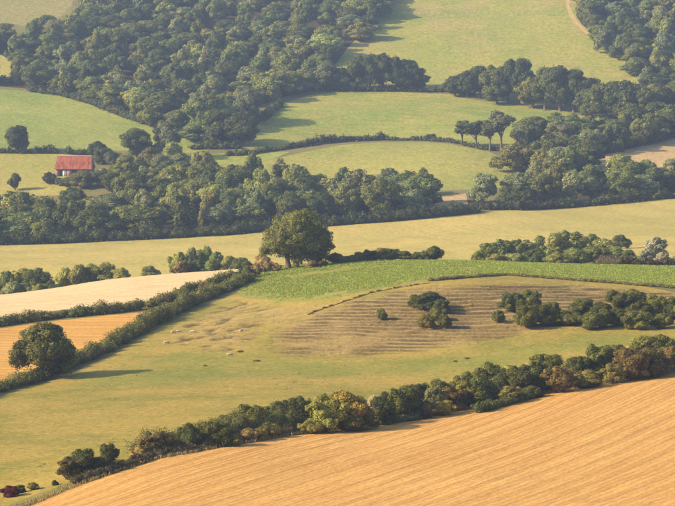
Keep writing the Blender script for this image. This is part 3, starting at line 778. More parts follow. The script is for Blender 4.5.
NEAR = [  # u, v of base, width, height in picture pixels, colour, kind
 (10, 497, 17, 13, RED, 'bush'), (20, 493, 10, 9, DARK, 'bush'), (33, 490, 11, 8, OLIVE, 'ragged'), (55, 485, 6, 6, DARK, 'bush'),
 (72, 479, 26, 26, BROWN, 'ragged'), (85, 476, 30, 31, (DARK), 'bush'), (99, 472, 22, 17, DARK, 'bush'), (110, 466, 17, 26, DARK, 'bush'), (101, 474, 14, 8, SILV, 'ragged'), (119, 466, 14, 8, GREYG, 'ragged'),
 (147, 456, 26, 23, RUST, 'ragged'), (160, 454, 26, 26, BROWN, 'bush'), (138, 458, 16, 14, STRAW, 'ragged'), (187, 449, 24, 29, DARK, 'bush'), (175, 452, 16, 14, BROWN, 'ragged'),
 (207, 444, 24, 26, OLIVE, 'ragged'), (218, 446, 28, 28, DARK, 'bush'), (224, 437, 26, 24, MIDG, 'bush'), (246, 434, 32, 34, MIDG, 'bush'), (232, 446, 18, 13, OLIVE, 'bush'), (247, 441, 20, 15, STRAW, 'bush'), (259, 440, 18, 13, YELG, 'bush'), (269, 438, 20, 17, OLIVE, 'bush'),
 (276, 431, 30, 33, DARK, 'bush'), (291, 429, 30, 35, DARK, 'bush'), (303, 427, 26, 36, MIDG, 'bush'), (310, 434, 20, 15, YELG, 'bush'), (326, 432, 36, 42, LIME, 'ragged'), (343, 430, 44, 44, YELG, 'bush'), (357, 428, 26, 37, OLIVE, 'bush'), (350, 431, 30, 22, OLIVE, 'ragged'), (366, 429, 22, 18, MIDG, 'bush'),
 (374, 424, 20, 34, SILV, 'ragged'), (382, 424, 26, 33, DARK, 'bush'), (396, 420, 28, 36, MIDG, 'ragged'), (408, 418, 32, 37, DARK, 'bush'), (420, 412, 26, 33, DARK, 'bush'), (432, 414, 22, 32, GREYG, 'ragged'), (427, 418, 16, 19, BROWN, 'ragged'),
 (438, 405, 26, 29, MIDG, 'bush'), (444, 415, 20, 17, YELG, 'ragged'), (452, 410, 26, 28, RUST, 'ragged'), (466, 406, 28, 30, OLIVE, 'ragged'), (464, 396, 26, 28, MIDG, 'bush'), (481, 405, 30, 34, DARK, 'bush'), (489, 392, 32, 33, MIDG, 'bush'),
 (509, 403, 24, 20, OLIVE, 'ragged'), (503, 396, 26, 26, DARK, 'bush'), (522, 396, 32, 34, DARK, 'bush'), (512, 385, 26, 22, LIME, 'ragged'), (535, 391, 28, 34, MIDG, 'bush'), (546, 384, 36, 34, MIDG, 'bush'), (534, 398, 20, 14, DARK, 'bush'),
 (560, 393, 28, 29, RUST, 'ragged'), (572, 388, 26, 22, BROWN, 'bush'), (578, 381, 30, 28, DARK, 'bush'), (588, 388, 28, 20, OLIVE, 'bush'), (601, 377, 36, 36, MIDG, 'bush'), (612, 369, 30, 28, MIDG, 'bush'), (613, 383, 22, 22, OLIVE, 'ragged'), (617, 377, 18, 16, RUST, 'ragged'),
 (633, 379, 36, 35, RUST, 'bush'), (652, 376, 36, 33, BROWN, 'bush'), (645, 362, 36, 30, LIME, 'bush'), (664, 360, 34, 29, MIDG, 'bush'), (672, 370, 24, 28, RUST, 'ragged'), (690, 366, 30, 32, DARK, 'bush'), (712, 362, 30, 30, MIDG, 'bush')]
def warm(c, a=0.12):
    c = vary(c, a)
    return (c[0] * 1.4, c[1] * 1.25, c[2] * 1.05) if c[0] < 1.2 * c[1] else (c[0] * 1.12, c[1] * 1.12, c[2])
NEAR.sort(key=lambda t: t[0])
for i, (u, v, w, h, c, k) in enumerate(NEAR):
    w = w * 1.15; h = h * 0.87
    lab = f'{sizeword(h)} {CW[c]} hedgerow bush along the near stubble edge, {ordinal(i + 1)} from the left'
    if i == 0: lab = 'small dark red bush alone in the bottom left corner by the stubble'
    at_px('hedgerow_bush', k, u, v, 225, 440, w, h, warm(c), lab, 'bush', 'bushes along the near stubble edge')

# ------------------------------------------------------------------ round bushes on the terraced slope
TB = [(381, 320, 9, 12, MIDG), (414, 306, 10, 13, MIDG), (430, 309, 26, 18, DARK), (441, 313, 15, 15, DARK), (427, 328, 14, 14, OLIVE), (437, 320, 13, 13, MIDG), (445, 328, 11, 15, DARK), (498, 321, 10, 11, MIDG),
      (512, 311, 22, 18, DARK), (529, 312, 22, 22, MIDG), (528, 326, 24, 22, MIDG), (545, 325, 22, 22, DARK), (552, 316, 14, 14, MIDG), (566, 325, 22, 15, MIDG), (578, 322, 20, 20, DARK), (583, 313, 20, 14, MIDG), (601, 317, 22, 16, DARK),
      (592, 329, 22, 17, MIDG), (605, 327, 18, 18, DARK), (612, 302, 13, 13, MIDG), (622, 312, 22, 20, DARK), (636, 308, 26, 20, MIDG), (618, 326, 18, 16, DARK), (634, 329, 24, 18, MIDG), (640, 318, 20, 18, DARK), (655, 316, 24, 22, MIDG),
      (650, 325, 16, 12, DARK), (664, 328, 16, 15, MIDG), (672, 318, 20, 22, DARK), (690, 322, 24, 20, MIDG), (708, 326, 22, 18, DARK)]
TB.sort(key=lambda t: t[0])
for i, (u, v, w, h, c) in enumerate(TB):
    at_px('slope_bush', 'bush', u, v, 405, 505, w * 1.28, h * 1.0, warm(c), f'{"large" if w > 20 else "small"} rounded {CW[c]} bush on the terraced slope, {ordinal(i + 1)} from the left', 'bush', 'round bushes on the terraced slope')

# ------------------------------------------------------------------ bushes on the crest and trees in the dips behind it
def top_at(name, kind, u, vtop, w, Y, col, label, cat, group):
    x, y = W(u, Y, vtop)
    h = max(1.2, Y * float(slope(vtop)) - hz(x, y))
    return plant(name, kind, RND.randrange(12), x, y, px(w, Y), h + 0.1, col, label, cat, group, rot=RND.uniform(0, 6.28))
CR = [(338, 253, 22, 574, MIDG), (351, 255, 14, 576, OLIVE), (360, 252, 20, 578, MIDG), (371, 250, 18, 577, DARK), (382, 248, 22, 578, OLIVE), (393, 249, 16, 576, MIDG), (405, 251, 18, 575, MIDG), (418, 252, 14, 574, DARK), (433, 246, 21, 572, DARK)]
for i, (u, vt, w, Y, c) in enumerate(CR):
    top_at('crest_bush', 'bush', u, vt, w * 1.1, Y, warm(c), f'low {CW[c]} bush on the crest above the green crop, {ordinal(i + 1)} from the oak', 'bush', 'bushes on the crest by the oak')
for i, (u, v, w, h, c) in enumerate([(246, 279, 16, 12, MIDG), (256, 277, 12, 12, STRAW), (266, 272, 13, 12, STRAW), (276, 271, 12, 8, STRAW), (313, 268, 14, 7, STRAW), (322, 267, 12, 6, BROWN), (237, 282, 14, 10, OLIVE)]):
    at_px('oak_shrub', 'ragged', u, v, 500, 590, w, h, vary(c, .1), f'low {CW[c]} scrub near the foot of the oak, {ordinal(i + 1)} of its kind' if False else f'{CW[c]} scrub patch {["left of the oak where the hedge ends", "left of the oak, second from its trunk", "just left of the oak trunk", "right under the oak at its left side", "just right of the oak foot", "under the right edge of the oak crown", "farthest left of the oak in the hedge end"][i]}', 'bush', 'scrub by the oak')
DIP = [(-14, 270, 24, 645, MIDG), (5, 272, 22, 640, MIDG), (20, 269, 24, 650, OLIVE), (37, 269, 30, 640, DARK), (12, 282, 22, 628, GREYG), (38, 284, 18, 618, OLIVE), (52, 281, 18, 626, DARK), (64, 268, 18, 660, LIME), (78, 265, 20, 655, OLIVE), (92, 264, 24, 660, LIME),
       (108, 263, 24, 655, OLIVE), (121, 268, 18, 650, YELG), (150, 266, 18, 662, OLIVE), (178, 252, 18, 668, LIME), (191, 248, 18, 676, GREYG), (205, 247, 18, 678, MIDG), (217, 252, 16, 674, MIDG), (181, 261, 17, 645, RUST), (195, 260, 18, 648, DARK), (210, 260, 20, 648, MIDG), (228, 256, 16, 665, OLIVE), (241, 258, 20, 650, DARK), (263, 255, 16, 650, STRAW)]
for i, (u, vt, w, Y, c) in enumerate(DIP):
    top_at('dip_tree', 'ragged' if i % 3 else 'bush', u, vt, w * 1.1, Y, tuple(1.7 * q for q in vary(c, .12)), f'{CW[c]} shrubby tree half hidden behind the pale stubble strip, {ordinal(i + 1)} of the row', 'tree', 'shrubby trees behind the pale strip')
JT = [(478, 251, 11, 600, OLIVE, 'bush'), (489, 243, 18, 650, MIDG, 'upright'), (502, 240, 20, 665, MIDG, 'upright'), (514, 240, 18, 675, DARK, 'upright'), (526, 240, 18, 670, MIDG, 'upright'), (539, 236, 18, 680, MIDG, 'upright'), (552, 233, 18, 690, OLIVE, 'upright'), (564, 231, 18, 695, MIDG, 'upright'), (577, 232, 20, 700, MIDG, 'upright'),
      (591, 234, 18, 705, MIDG, 'upright'), (603, 239, 18, 690, OLIVE, 'upright'), (621, 235, 15, 720, DARK, 'bush'), (516, 253, 20, 615, LIME, 'bush'), (497, 254, 18, 612, OLIVE, 'bush'), (534, 249, 22, 630, DARK, 'upright'), (550, 247, 20, 640, MIDG, 'upright'), (560, 252, 22, 618, OLIVE, 'bush'), (577, 248, 24, 625, MIDG, 'bush'), (595, 246, 24, 630, MIDG, 'bush'), (612, 247, 24, 632, MIDG, 'bush'), (628, 250, 22, 622, MIDG, 'bush'), (640, 256, 14, 610, GREYG, 'bush'), (656, 237, 19, 640, SILV, 'ragged'), (648, 249, 14, 625, SILV, 'ragged'), (663, 252, 12, 622, SILV, 'ragged')]
JT.sort(key=lambda t: t[0])
for i, (u, vt, w, Y, c, k) in enumerate(JT):
    top_at('copse_tree', k, u, vt, w * 1.25, Y, tuple((1.75 if c is not SILV else 1.2) * q for q in vary(c, .1)), f'{CW[c]} tree in the copse behind the green crop, {ordinal(i + 1)} from the left', 'tree', 'trees of the copse behind the crop')

# ------------------------------------------------------------------ single trees on the far hillsides
SINGLE = [  # u, v base, lo, hi, width, height, colour, kind, label
 (18, 152, 1085, 1125, 25, 26, DARK, 'round', 'lone round dark tree at the hedge on the left hillside'),
 (222, 142, 1120, 1180, 32, 32, MIDG, 'round', 'broad rounded tree at the low right corner of the upper left wood'),
 (241, 146, 1110, 1170, 38, 34, DARK, 'round', 'dark rounded tree at the left corner of the middle meadow'),
 (247, 124, 1160, 1230, 34, 34, GREYG, 'round', 'pale rounded tree above the dark one at the meadow corner'),
 (206, 130, 1140, 1200, 34, 34, OLIVE, 'round', 'broad olive tree on the lower right edge of the upper left wood'),
 (97, 158, 1070, 1115, 22, 16, DARK, 'bush', 'small dark tree just right of the barn roof'),
 (104, 164, 1065, 1110, 22, 16, MIDG, 'bush', 'low green tree right of the barn'),
 (166, 159, 1070, 1130, 28, 35, GREYG, 'ragged', 'tall loose grey green tree at the low corner of the green pasture'),
 (137, 160, 1070, 1130, 32, 30, MIDG, 'round', 'rounded tree between the barn and the tall loose tree'),
 (137, 150, 1090, 1130, 24, 22, GREYG, 'round', 'pale tree crown behind the rounded tree right of the barn'),
 (15, 190, 1020, 1060, 13, 17, MIDG, 'round', 'small round tree alone in the yellow field left of the barn'),
 (50, 184, 1035, 1070, 14, 12, DARK, 'bush', 'small dark bush in front of the barn at its left end'),
 (60, 186, 1035, 1070, 10, 8, MIDG, 'bush', 'low bush in front of the barn door'),
 (126, 186, 1030, 1075, 34, 30, LIME, 'round', 'pale green tree right of the barn yard'),
 (86, 188, 1025, 1070, 32, 17, OLIVE, 'bush', 'low olive shrub in front of the barn'),
 (68, 186, 1025, 1070, 16, 9, GREYG, 'ragged', 'grey green weeds before the barn wall'),
 (104, 184, 1030, 1075, 22, 15, MIDG, 'round', 'bushy tree in front of the grey roofed shed'),
 (114, 170, 1060, 1100, 20, 18, GREYG, 'round', 'grey green tree behind the grey roofed shed'),
 (112, 196, 1010, 1060, 26, 22, MIDG, 'round', 'dark tree between the shed and the valley belt'),
 (150, 172, 1050, 1110, 28, 24, OLIVE, 'round', 'olive tree under the tall loose tree'),
 (462, 145, 1095, 1150, 21, 24, MIDG, 'airy', 'first of the four thin trees on the dome field brow'),
 (476, 148, 1095, 1150, 23, 27, DARK, 'airy', 'second of the four thin trees on the dome field brow'),
 (490, 151, 1095, 1150, 22, 30, MIDG, 'airy', 'third of the four thin trees on the dome field brow'),
 (501, 153, 1095, 1150, 27, 40, GREYG, 'airy', 'tallest and last of the four thin trees on the dome field brow'),
 (431, 141, 1100, 1150, 11, 7, DARK, 'bush', 'round dark bush in the thin hedge on the dome field brow'),
 (450, 91, 1225, 1265, 10, 7, MIDG, 'bush', 'small bush at the right end of the meadow hedge'),
 (401, 90, 1225, 1265, 12, 8, GREYG, 'bush', 'pale bush in the meadow hedge below the dark tree clump'),
]
for u, v, lo, hi, w, h, c, k, lab in SINGLE:
    at_px('hill_tree' if k != 'bush' else 'hill_bush', k, u, v, lo, hi, w, h, vary(c, .08), lab, 'tree' if k != 'bush' else 'bush')
CL = [  # clump in front of the upper field and the group at its right
 (325, 90, 26, 26, GREYG), (341, 90, 24, 22, MIDG), (357, 90, 26, 34, DARK), (370, 90, 24, 35, DARK), (383, 90, 26, 36, DARK), (396, 90, 22, 33, DARK), (408, 90, 26, 30, DARK), (419, 90, 20, 18, DARK), (310, 90, 24, 30, MIDG),
 (455, 96, 22, 20, DARK), (467, 97, 24, 26, DARK), (480, 98, 26, 32, DARK), (493, 100, 26, 34, MIDG), (508, 102, 26, 42, DARK), (521, 103, 26, 44, DARK), (497, 104, 22, 18, MIDG), (533, 108, 30, 30, OLIVE), (545, 110, 34, 42, MIDG), (560, 111, 34, 44, DARK), (574, 112, 34, 42, DARK), (587, 112, 24, 34, DARK),
 (592, 119, 30, 30, MIDG), (606, 120, 34, 36, MIDG), (622, 121, 34, 40, DARK), (638, 122, 34, 38, MIDG), (655, 118, 34, 34, OLIVE), (672, 116, 34, 34, MIDG), (690, 114, 34, 36, DARK)]
for i, (u, v, w, h, c) in enumerate(CL):
    first = i < 9
    n = sorted(range(9) if first else range(9, len(CL)), key=lambda k: CL[k][0]).index(i) + 1
    at_px('clump_tree', 'round', u, v, 1160, 1265, w * 1.05, h, tuple(1.2 * q for q in vary(c, .1)), f'{CW[c]} tree in the clump {"lower left" if first else "lower right"} of the upper field, {ordinal(n)} from left', 'tree', 'clumps under the upper field')

RUSH = [(205, 366, 6), (240, 352, 7), (257, 361, 9), (455, 362, 5), (467, 359, 7)]
for i, (u, v, w) in enumerate(RUSH):
    at_px('rush_clump', 'ragged', u, v, 395, 500, w * 0.85, 1.2, (0.22, 0.195, 0.06), f'low dark rush clump in the olive pasture, {ordinal(sorted(RUSH).index((u, v, w)) + 1)} from the left', 'plant', 'rush clumps in the pasture', sink=0.1)

# ------------------------------------------------------------------ woods
def scatter(pg, sp, rs):
    a = np.array(pg); lo, hi = a.min(0), a.max(0)
    out = []
    cell = {}
    for _ in range(int((hi - lo).prod() / sp ** 2 * 12)):
        p = lo + rs.rand(2) * (hi - lo)
        k = (int(p[0] // sp), int(p[1] // sp))
        if any(np.hypot(*(p - q)) < sp for i in (-1, 0, 1) for j in (-1, 0, 1) for q in cell.get((k[0] + i, k[1] + j), [])): continue
        if not inside(p[0], p[1], pg): continue
        cell.setdefault(k, []).append(p); out.append(p)
    return out
cand = []
rs = np.random.RandomState(5)
gap = poly([(430, 194), (474, 194), (472, 224), (434, 224)], 880, 1040)
yard = poly([(40, 196), (42, 158), (118, 160), (116, 190), (90, 196)], 1000, 1110)
for wi, (nm, pg, sp, wr, hr) in enumerate(WOODS):
    for p in scatter(pg, sp, rs):
        if inside(p[0], p[1], yard) or inside(p[0], p[1], gap): continue
        clumpy = float(fbm(p[0:1], p[1:2], 40, 60, 2)[0])
        cand.append([p[0], p[1], rs.uniform(*wr) * rs.choice([0.8, 1.1, 1.12, 1.35]), rs.uniform(*hr) * rs.choice([0.78, 1, 1, 1.12]) * (1 + 0.4 * clumpy), wi, clumpy])
cand = np.array(cand)
cand = cand[np.argsort(cand[:, 1])]
gz = HD(cand[:, 0], cand[:, 1])
buf = np.zeros((506, 675), bool)
vis = np.zeros(len(cand))
for i, (x, y, w, h, wi, cl) in enumerate(cand):
    u, v = project(x, y, gz[i] + h * 0.56); a, b = w * F / y / 2, h * 0.46 * F / y
    u0, u1, v0, v1 = max(0, int(u - a)), min(675, int(u + a) + 1), max(0, int(v - b)), min(506, int(v + b) + 1)
    if u1 <= u0 or v1 <= v0: continue
    V_, U_ = np.mgrid[v0:v1, u0:u1]
    m = ((U_ - u) / a) ** 2 + ((V_ - v) / b) ** 2 < 1
    s = buf[v0:v1, u0:u1]
    vis[i] = (m & ~s).sum(); s |= m
order = np.argsort(-vis)
single = set(order[:290][vis[order[:290]] > 18].tolist())
TONES = [DARK, MIDG, OLIVE, GREYG, LIME]
TW = {DARK: 'dark green', MIDG: 'mid green', OLIVE: 'olive', GREYG: 'grey green', LIME: 'pale green'}
rest = []
def spot(wi, x, y, z):
    u, v = project(x, y, z)
    if wi == 0:
        a = 'left end' if u < 95 else 'middle' if u < 190 else 'right half' if u < 280 else 'right end'
        e = np.interp(u, [0, 80, 120, 180, 212, 255, 300], [86, 99, 113, 134, 146, 115, 92]) - v
        return f'{"lower edge" if e < 16 else "deep inside" if e < 52 else "high up"}, {a} of upper left wood'
    if wi == 1: return f'in the {"lower" if v > 45 else "upper"} part of top right wood'
    if wi == 2: return f'in right valley belt {"left of" if u < 588 else "above"} the tan field'
    if wi == 3: return f'{"left" if u < 590 else "right"} in the belt above right hay field'
    a = 'below the barn' if u < 120 else 'left of the oak' if u < 255 else 'behind the oak' if u < 340 else 'right of the oak'
    e = np.interp(u, [0, 160, 250, 337, 478], [243, 236, 231, 223, 211]) - v
    return f'{"front row" if e < 9 else "back rows"} of valley belt {a}'
for i, (x, y, w, h, wi, cl) in enumerate(cand):
    c = TONES[rs.choice(5, p=[0.22, 0.42, 0.14, 0.17, 0.05])]
    ct = tuple(1.5 * q for q in vary(c, .2)); kd = ('round', 'round', 'round', 'round', 'round', 'upright', 'ragged')[rs.randint(7)]
    if i in single:
        plant('woodland_tree', kd, int(rs.randint(9)), x, y, w * (0.85 if kd == 'upright' else 1), h * (1.08 if kd == 'upright' else 1), ct, f'{"broad" if w > 12.8 else "narrow"} {TW[c]} tree {spot(int(wi), x, y, gz[i])}', 'tree', f'trees of the {WOODS[int(wi)][0]}', rot=rs.uniform(0, 6.28), sink=0.9, z=gz[i])
    elif vis[i] > 0 or y > 1300 or abs(x / y) > 0.125:
        rest.append((x, y, gz[i] - .3, w, h, ct, rs.uniform(0, 6.28), int(rs.randint(9))))
by_label = {}
for o_ in list(C.objects):
    if o_.name.startswith('woodland_tree'): by_label.setdefault(o_['label'], []).append(o_)
for lab, os_ in by_label.items():
    if len(os_) < 2: continue
    os_.sort(key=lambda o_: o_.location.x / o_.location.y)
    for n_, o_ in enumerate(os_): o_['label'] = f'{lab}, {ordinal(n_ + 1)} from left'
VV, QQ, TT, CC, NN = [], [], [], [], []; off = 0
o0 = np.array([0, 1300, -30.0])
for (x, y, z, w, h, c, a, k) in rest:
    pr = PROTO['round'][k]; V, Q, TR, T, NV = pr['light']
    s = np.array([w / 2, w / 2, h / pr['h']])
    q = V * s; ca, sa = math.cos(a), math.sin(a)
    q = np.stack([q[:, 0] * ca - q[:, 1] * sa + x, q[:, 0] * sa + q[:, 1] * ca + y, q[:, 2] + z], 1) - o0
    VV.append(q); QQ.append(Q + off); TT.append(TR + off); off += len(V)
    T = T.copy(); T[:, :3] *= np.array(c); CC.append(T)
    nq = NV / s; NN.append(np.stack([nq[:, 0] * ca - nq[:, 1] * sa, nq[:, 0] * sa + nq[:, 1] * ca, nq[:, 2]], 1))
if rest:
    wo = link('woodland', mixed_mesh('woodland', np.concatenate(VV), np.concatenate(QQ), np.concatenate(TT), np.concatenate(CC), np.concatenate(NN), LEAF))
    wo.location = o0
    tag(wo, 'massed farther trees filling the woods between the nearer crowns', 'woodland', kind='stuff')
print('WOODS', len(cand), 'single', len(single), 'rest', len(rest))

# ------------------------------------------------------------------ barn
def flat_mat(name, c0, c1, scale=1.5, rough=0.85, stretch=(1, 1, 1)):
    m, nt, b = nmat(name)
    v = mapped(nt, 0, stretch)
    n = noise(nt, v, scale, 5, 0.7)
    nt.links.new(ramp(nt, n, [(0.36, c0), (0.64, c1)]), b.inputs['Base Color'])
    b.inputs['Roughness'].default_value = rough
    return m
ROOF = flat_mat('red_sheet_roof', (0.19, 0.042, 0.020), (0.38, 0.135, 0.07), 0.55, 0.85, (1.6, 0.5, 0.5))
RIDGE = flat_mat('pale_ridge', (0.42, 0.30, 0.24), (0.55, 0.42, 0.34))
BRICK = flat_mat('weathered_wall', (0.20, 0.11, 0.085), (0.32, 0.20, 0.16))
WHITE = flat_mat('limewash', (0.62, 0.58, 0.52), (0.78, 0.75, 0.70))
DARKW = flat_mat('dark_boards', (0.025, 0.02, 0.018), (0.05, 0.042, 0.036))
SLATE = flat_mat('grey_slate', (0.16, 0.16, 0.17), (0.27, 0.27, 0.28))
def box(V, Fc, x0, x1, y0, y1, z0, z1):
    o = len(V)
    V += [(x, y, z) for z in (z0, z1) for y in (y0, y1) for x in (x0, x1)]
    Fc += [tuple(o + k for k in f) for f in ((0, 2, 3, 1), (4, 5, 7, 6), (0, 1, 5, 4), (1, 3, 7, 5), (3, 2, 6, 7), (2, 0, 4, 6))]
def bbox(name, mat, parent, *b):
    V, Fc = [], []; box(V, Fc, *b)
    return link(name, np_mesh(name, V, Fc), mat, parent)
def sheet_roof(name, mat, parent, L, y_eave, y_ridge, ze, zr, hip, n=31, thick=0.12):
    """corrugated slope from eave to ridge, its ends running in by hip"""
    V, Fc = [], []
    rows = 5
    for side in (0, 1):
        for r in range(rows):
            t = r / (rows - 1)
            half = L / 2 - hip * t
            for k in range(n):
                s = k / (n - 1)
                V.append((-half + 2 * half * s, y_eave + (y_ridge - y_eave) * t, ze + (zr - ze) * t + (0.07 if k % 2 else 0) - side * thick))
    for side in (0, 1):
        o = side * rows * n
        for r in range(rows - 1):
            for k in range(n - 1):
                f = (o + r * n + k, o + r * n + k + 1, o + (r + 1) * n + k + 1, o + (r + 1) * n + k)
                Fc.append(f if side == 0 else f[::-1])
    return link(name, np_mesh(name, V, Fc), mat, parent)
bx_, by_ = P(74, 176, 1030, 1100)
barn = bpy.data.objects.new('barn', None); C.objects.link(barn)
barn.location = (bx_, by_ + 4, hz(bx_, by_ + 2) - 0.2); barn.rotation_euler = (0, 0, R(-3))
BL, BD, ZE, ZR = 15.6, 10.5, 2.9, 7.9
V, Fc = [], []
hw, hd = BL / 2 - 0.4, BD / 2 - 0.4
# front wall as piers between the two openings, back and gable walls
for x0, x1 in ((-hw, -5.6), (-2.6, -0.4), (1.8, hw)): box(V, Fc, x0, x1, -hd, -hd + 0.4, -0.6, ZE)
box(V, Fc, -5.6, -2.6, -hd, -hd + 0.4, 2.35, ZE); box(V, Fc, -0.4, 1.8, -hd, -hd + 0.4, 2.5, ZE)
box(V, Fc, -hw, hw, hd - 0.4, hd, -0.6, ZE)
for s in (-1, 1):
    xa, xb = (s * hw, s * (hw - 0.4)) if s < 0 else (hw - 0.4, hw)
    box(V, Fc, xa, xb, -hd + 0.402, hd - 0.402, -0.6, ZE)
    o = len(V)
    V += [(x, y, z) for x in (xa, xb) for (y, z) in ((-hd, ZE), (hd, ZE), (0, ZR - 0.35))]
    Fc_t = [(o, o + 1, o + 2), (o + 5, o + 4, o + 3)]
    Fc += [(a, b, c, c) for a, b, c in ()]
    for y0, y1, zt in ((-hd, -hd * .5, 2.2), (hd * .5, hd, 2.2), (-hd * .5, hd * .5, 3.9)):
        pass
wall = link('wall', np_mesh('wall', V, Fc), BRICK, barn)
gm = bpy.data.meshes.new('gable')
gm.from_pydata([(0, -hd, ZE), (0, hd, ZE), (0, 0, ZR - 0.4), (0.35, -hd, ZE), (0.35, hd, ZE), (0.35, 0, ZR - 0.4)], [], [(0, 2, 1), (3, 4, 5), (0, 1, 4, 3), (1, 2, 5, 4), (2, 0, 3, 5)])
for xg in (-hw + 0.02, hw - 0.37):
    g = link('gable', gm, BRICK, barn); g.location.x = xg
bbox('door', DARKW, barn, -0.4, 1.8, -hd + 0.42, -hd + 0.5, -0.5, 2.5)
bbox('door', DARKW, barn, -5.6, -4.4, -hd + 0.12, -hd + 0.2, -0.5, 2.35)
bbox('door', WHITE, barn, -4.35, -3.3, -hd + 0.1, -hd + 0.2, -0.5, 2.35)
bbox('door', BRICK, barn, -3.28, -2.6, -hd + 0.1, -hd + 0.2, -0.5, 2.35)
bbox('window', DARKW, barn, 4.0, 5.2, -hd - 0.03, -hd + 0.05, 1.1, 2.2)
rf = sheet_roof('roof', ROOF, barn, BL, -BD / 2, 0, ZE - 0.1, ZR, 0.7)
rb = sheet_roof('roof', ROOF, barn, BL, BD / 2, 0, ZE - 0.1, ZR, 0.7)
V, Fc = [], []; tube(V, Fc, [(-BL / 2 + 0.6, 0, ZR + 0.02), (BL / 2 - 0.6, 0, ZR + 0.02)], [0.2, 0.2], 6)
link('ridge_cap', np_mesh('ridge_cap', V, Fc), RIDGE, barn)
tag(barn, 'old barn with a bright red sheet roof and dark doorway among valley trees', 'barn')
sx, sy = P(104, 178, 1030, 1100)
shed = bpy.data.objects.new('shed', None); C.objects.link(shed)
shed.location = (sx, sy, hz(sx, sy) - 0.2); shed.rotation_euler = (0, 0, R(-14))
bbox('wall', BRICK, shed, -2.6, 2.6, -1.8, 1.8, -0.5, 2.0)
r_ = sheet_roof('roof', SLATE, shed, 5.8, -2.1, 2.1, 2.02, 3.5, 0.0, 13)
bbox('door', DARKW, shed, -0.6, 0.5, -1.84, -1.79, -0.3, 1.7)
tag(shed, 'low grey roofed shed beside the right end of the red roofed barn', 'shed')

# ------------------------------------------------------------------ sheep on the pasture
def sheep_mesh():
    me = bpy.data.meshes.new('sheep_skeleton')
    J = [(0, 0, .44), (.28, 0, .45), (.5, 0, .46), (.64, 0, .44), (.76, 0, .32), (.84, 0, .2), (-.28, 0, .45), (-.5, 0, .43), (-.6, 0, .36)]
    E = [(0, 1), (1, 2), (2, 3), (3, 4), (4, 5), (0, 6), (6, 7), (7, 8)]
    Rr = [.25, .26, .22, .13, .11, .06, .26, .2, .05]
    for bi, sy_ in ((2, 1), (2, -1), (7, 1), (7, -1)):
        b = J[bi]
        for (dx, zz, r) in ((0.0, .27, .075), (-.02 if bi == 2 else .03, .13, .045), (0.0, -0.03, .04)):
            J.append((b[0] + dx, sy_ * .13, zz)); Rr.append(r)
        n = len(J); E += [(bi, n - 3), (n - 3, n - 2), (n - 2, n - 1)]
    me.from_pydata(J, E, [])
    o = bpy.data.objects.new('tmp', me); C.objects.link(o)
    o.modifiers.new('s', 'SKIN'); o.modifiers.new('d', 'SUBSURF').levels = 1
    for i, sv in enumerate(me.skin_vertices[0].data):
        sv.radius = (Rr[i], Rr[i]); sv.use_root = (i == 0)
    dg = bpy.context.evaluated_depsgraph_get()
    out = bpy.data.meshes.new_from_object(o.evaluated_get(dg))
    bpy.data.objects.remove(o)
    for p in out.polygons: p.use_smooth = True
    return out
WOOL = flat_mat('wool', (0.36, 0.29, 0.18), (0.50, 0.42, 0.28), 9.0)
sm = sheep_mesh(); sm.name = 'sheep_body'
SHEEP = [(173, 333.5, 20, 'left of the pair standing close together below the diagonal hedge'), (178, 332.5, 5, 'right of the pair standing close together below the diagonal hedge'), (193, 333, 170, 'right of the close pair below the diagonal hedge'),
         (166, 344, 10, 'lowest and farthest left in the pasture'), (230, 356, 190, 'alone low on the pasture left of the terraces'), (241, 332, 60, 'standing high by the broken ground near the terraces')]
for u, v, a, lab in SHEEP:
    x, y = P(u, v, 400, 540)
    o = link('sheep', sm, WOOL); o.location = (x, y, hz(x, y)); o.rotation_euler = (0, 0, R(a)); o.scale = (0.8, 0.8, 0.8)
    tag(o, 'pale sheep ' + lab, 'sheep', 'sheep on the pasture')

# ------------------------------------------------------------------ ground cover
def tufts(name, P_, blades, hgt, wid, col, mat, label, cat, seed, spread=0.25, wind=0.3):
    """P_: (n, 2) positions; narrow triangles standing in tufts"""
    rs = np.random.RandomState(seed)
    P_ = np.repeat(np.asarray(P_), blades, 0)
    n = len(P_)
    xy = P_ + rs.normal(size=(n, 2)) * spread
    z = HD(xy[:, 0], xy[:, 1])
    a = rs.uniform(0, 2 * np.pi, n); h = hgt * rs.uniform(0.5, 1.3, n); w = wid * rs.uniform(.6, 1.3, n)
    lx = rs.normal(size=(n, 2)) * wind * h[:, None]
    b0 = np.column_stack([xy[:, 0] - np.cos(a) * w, xy[:, 1] - np.sin(a) * w, z - 0.05])
    b1 = np.column_stack([xy[:, 0] + np.cos(a) * w, xy[:, 1] + np.sin(a) * w, z - 0.05])
    t0 = np.column_stack([xy[:, 0] + lx[:, 0] + np.cos(a) * w * .5, xy[:, 1] + lx[:, 1] + np.sin(a) * w * .5, z + h])
    t1 = np.column_stack([xy[:, 0] + lx[:, 0] - np.cos(a) * w * .5, xy[:, 1] + lx[:, 1] - np.sin(a) * w * .5, z + h * .96])
    V = np.stack([b0, b1, t0, t1], 1).reshape(-1, 3)
    br = rs.uniform(.7, 1.35, n); hu = rs.uniform(-.12, .12, n)
    T = np.repeat(np.stack([br * (1 + hu), br, br * (1 - hu), np.ones(n)], 1), 4, 0)
    o0 = V.mean(0)
    o = link(name, mixed_mesh(name, V - o0, np.arange(n * 4).reshape(n, 4), np.zeros((0, 3), int), T, None, mat))
    o.location = o0; o.color = (*col, 1)
    return tag(o, label, cat, kind='stuff')
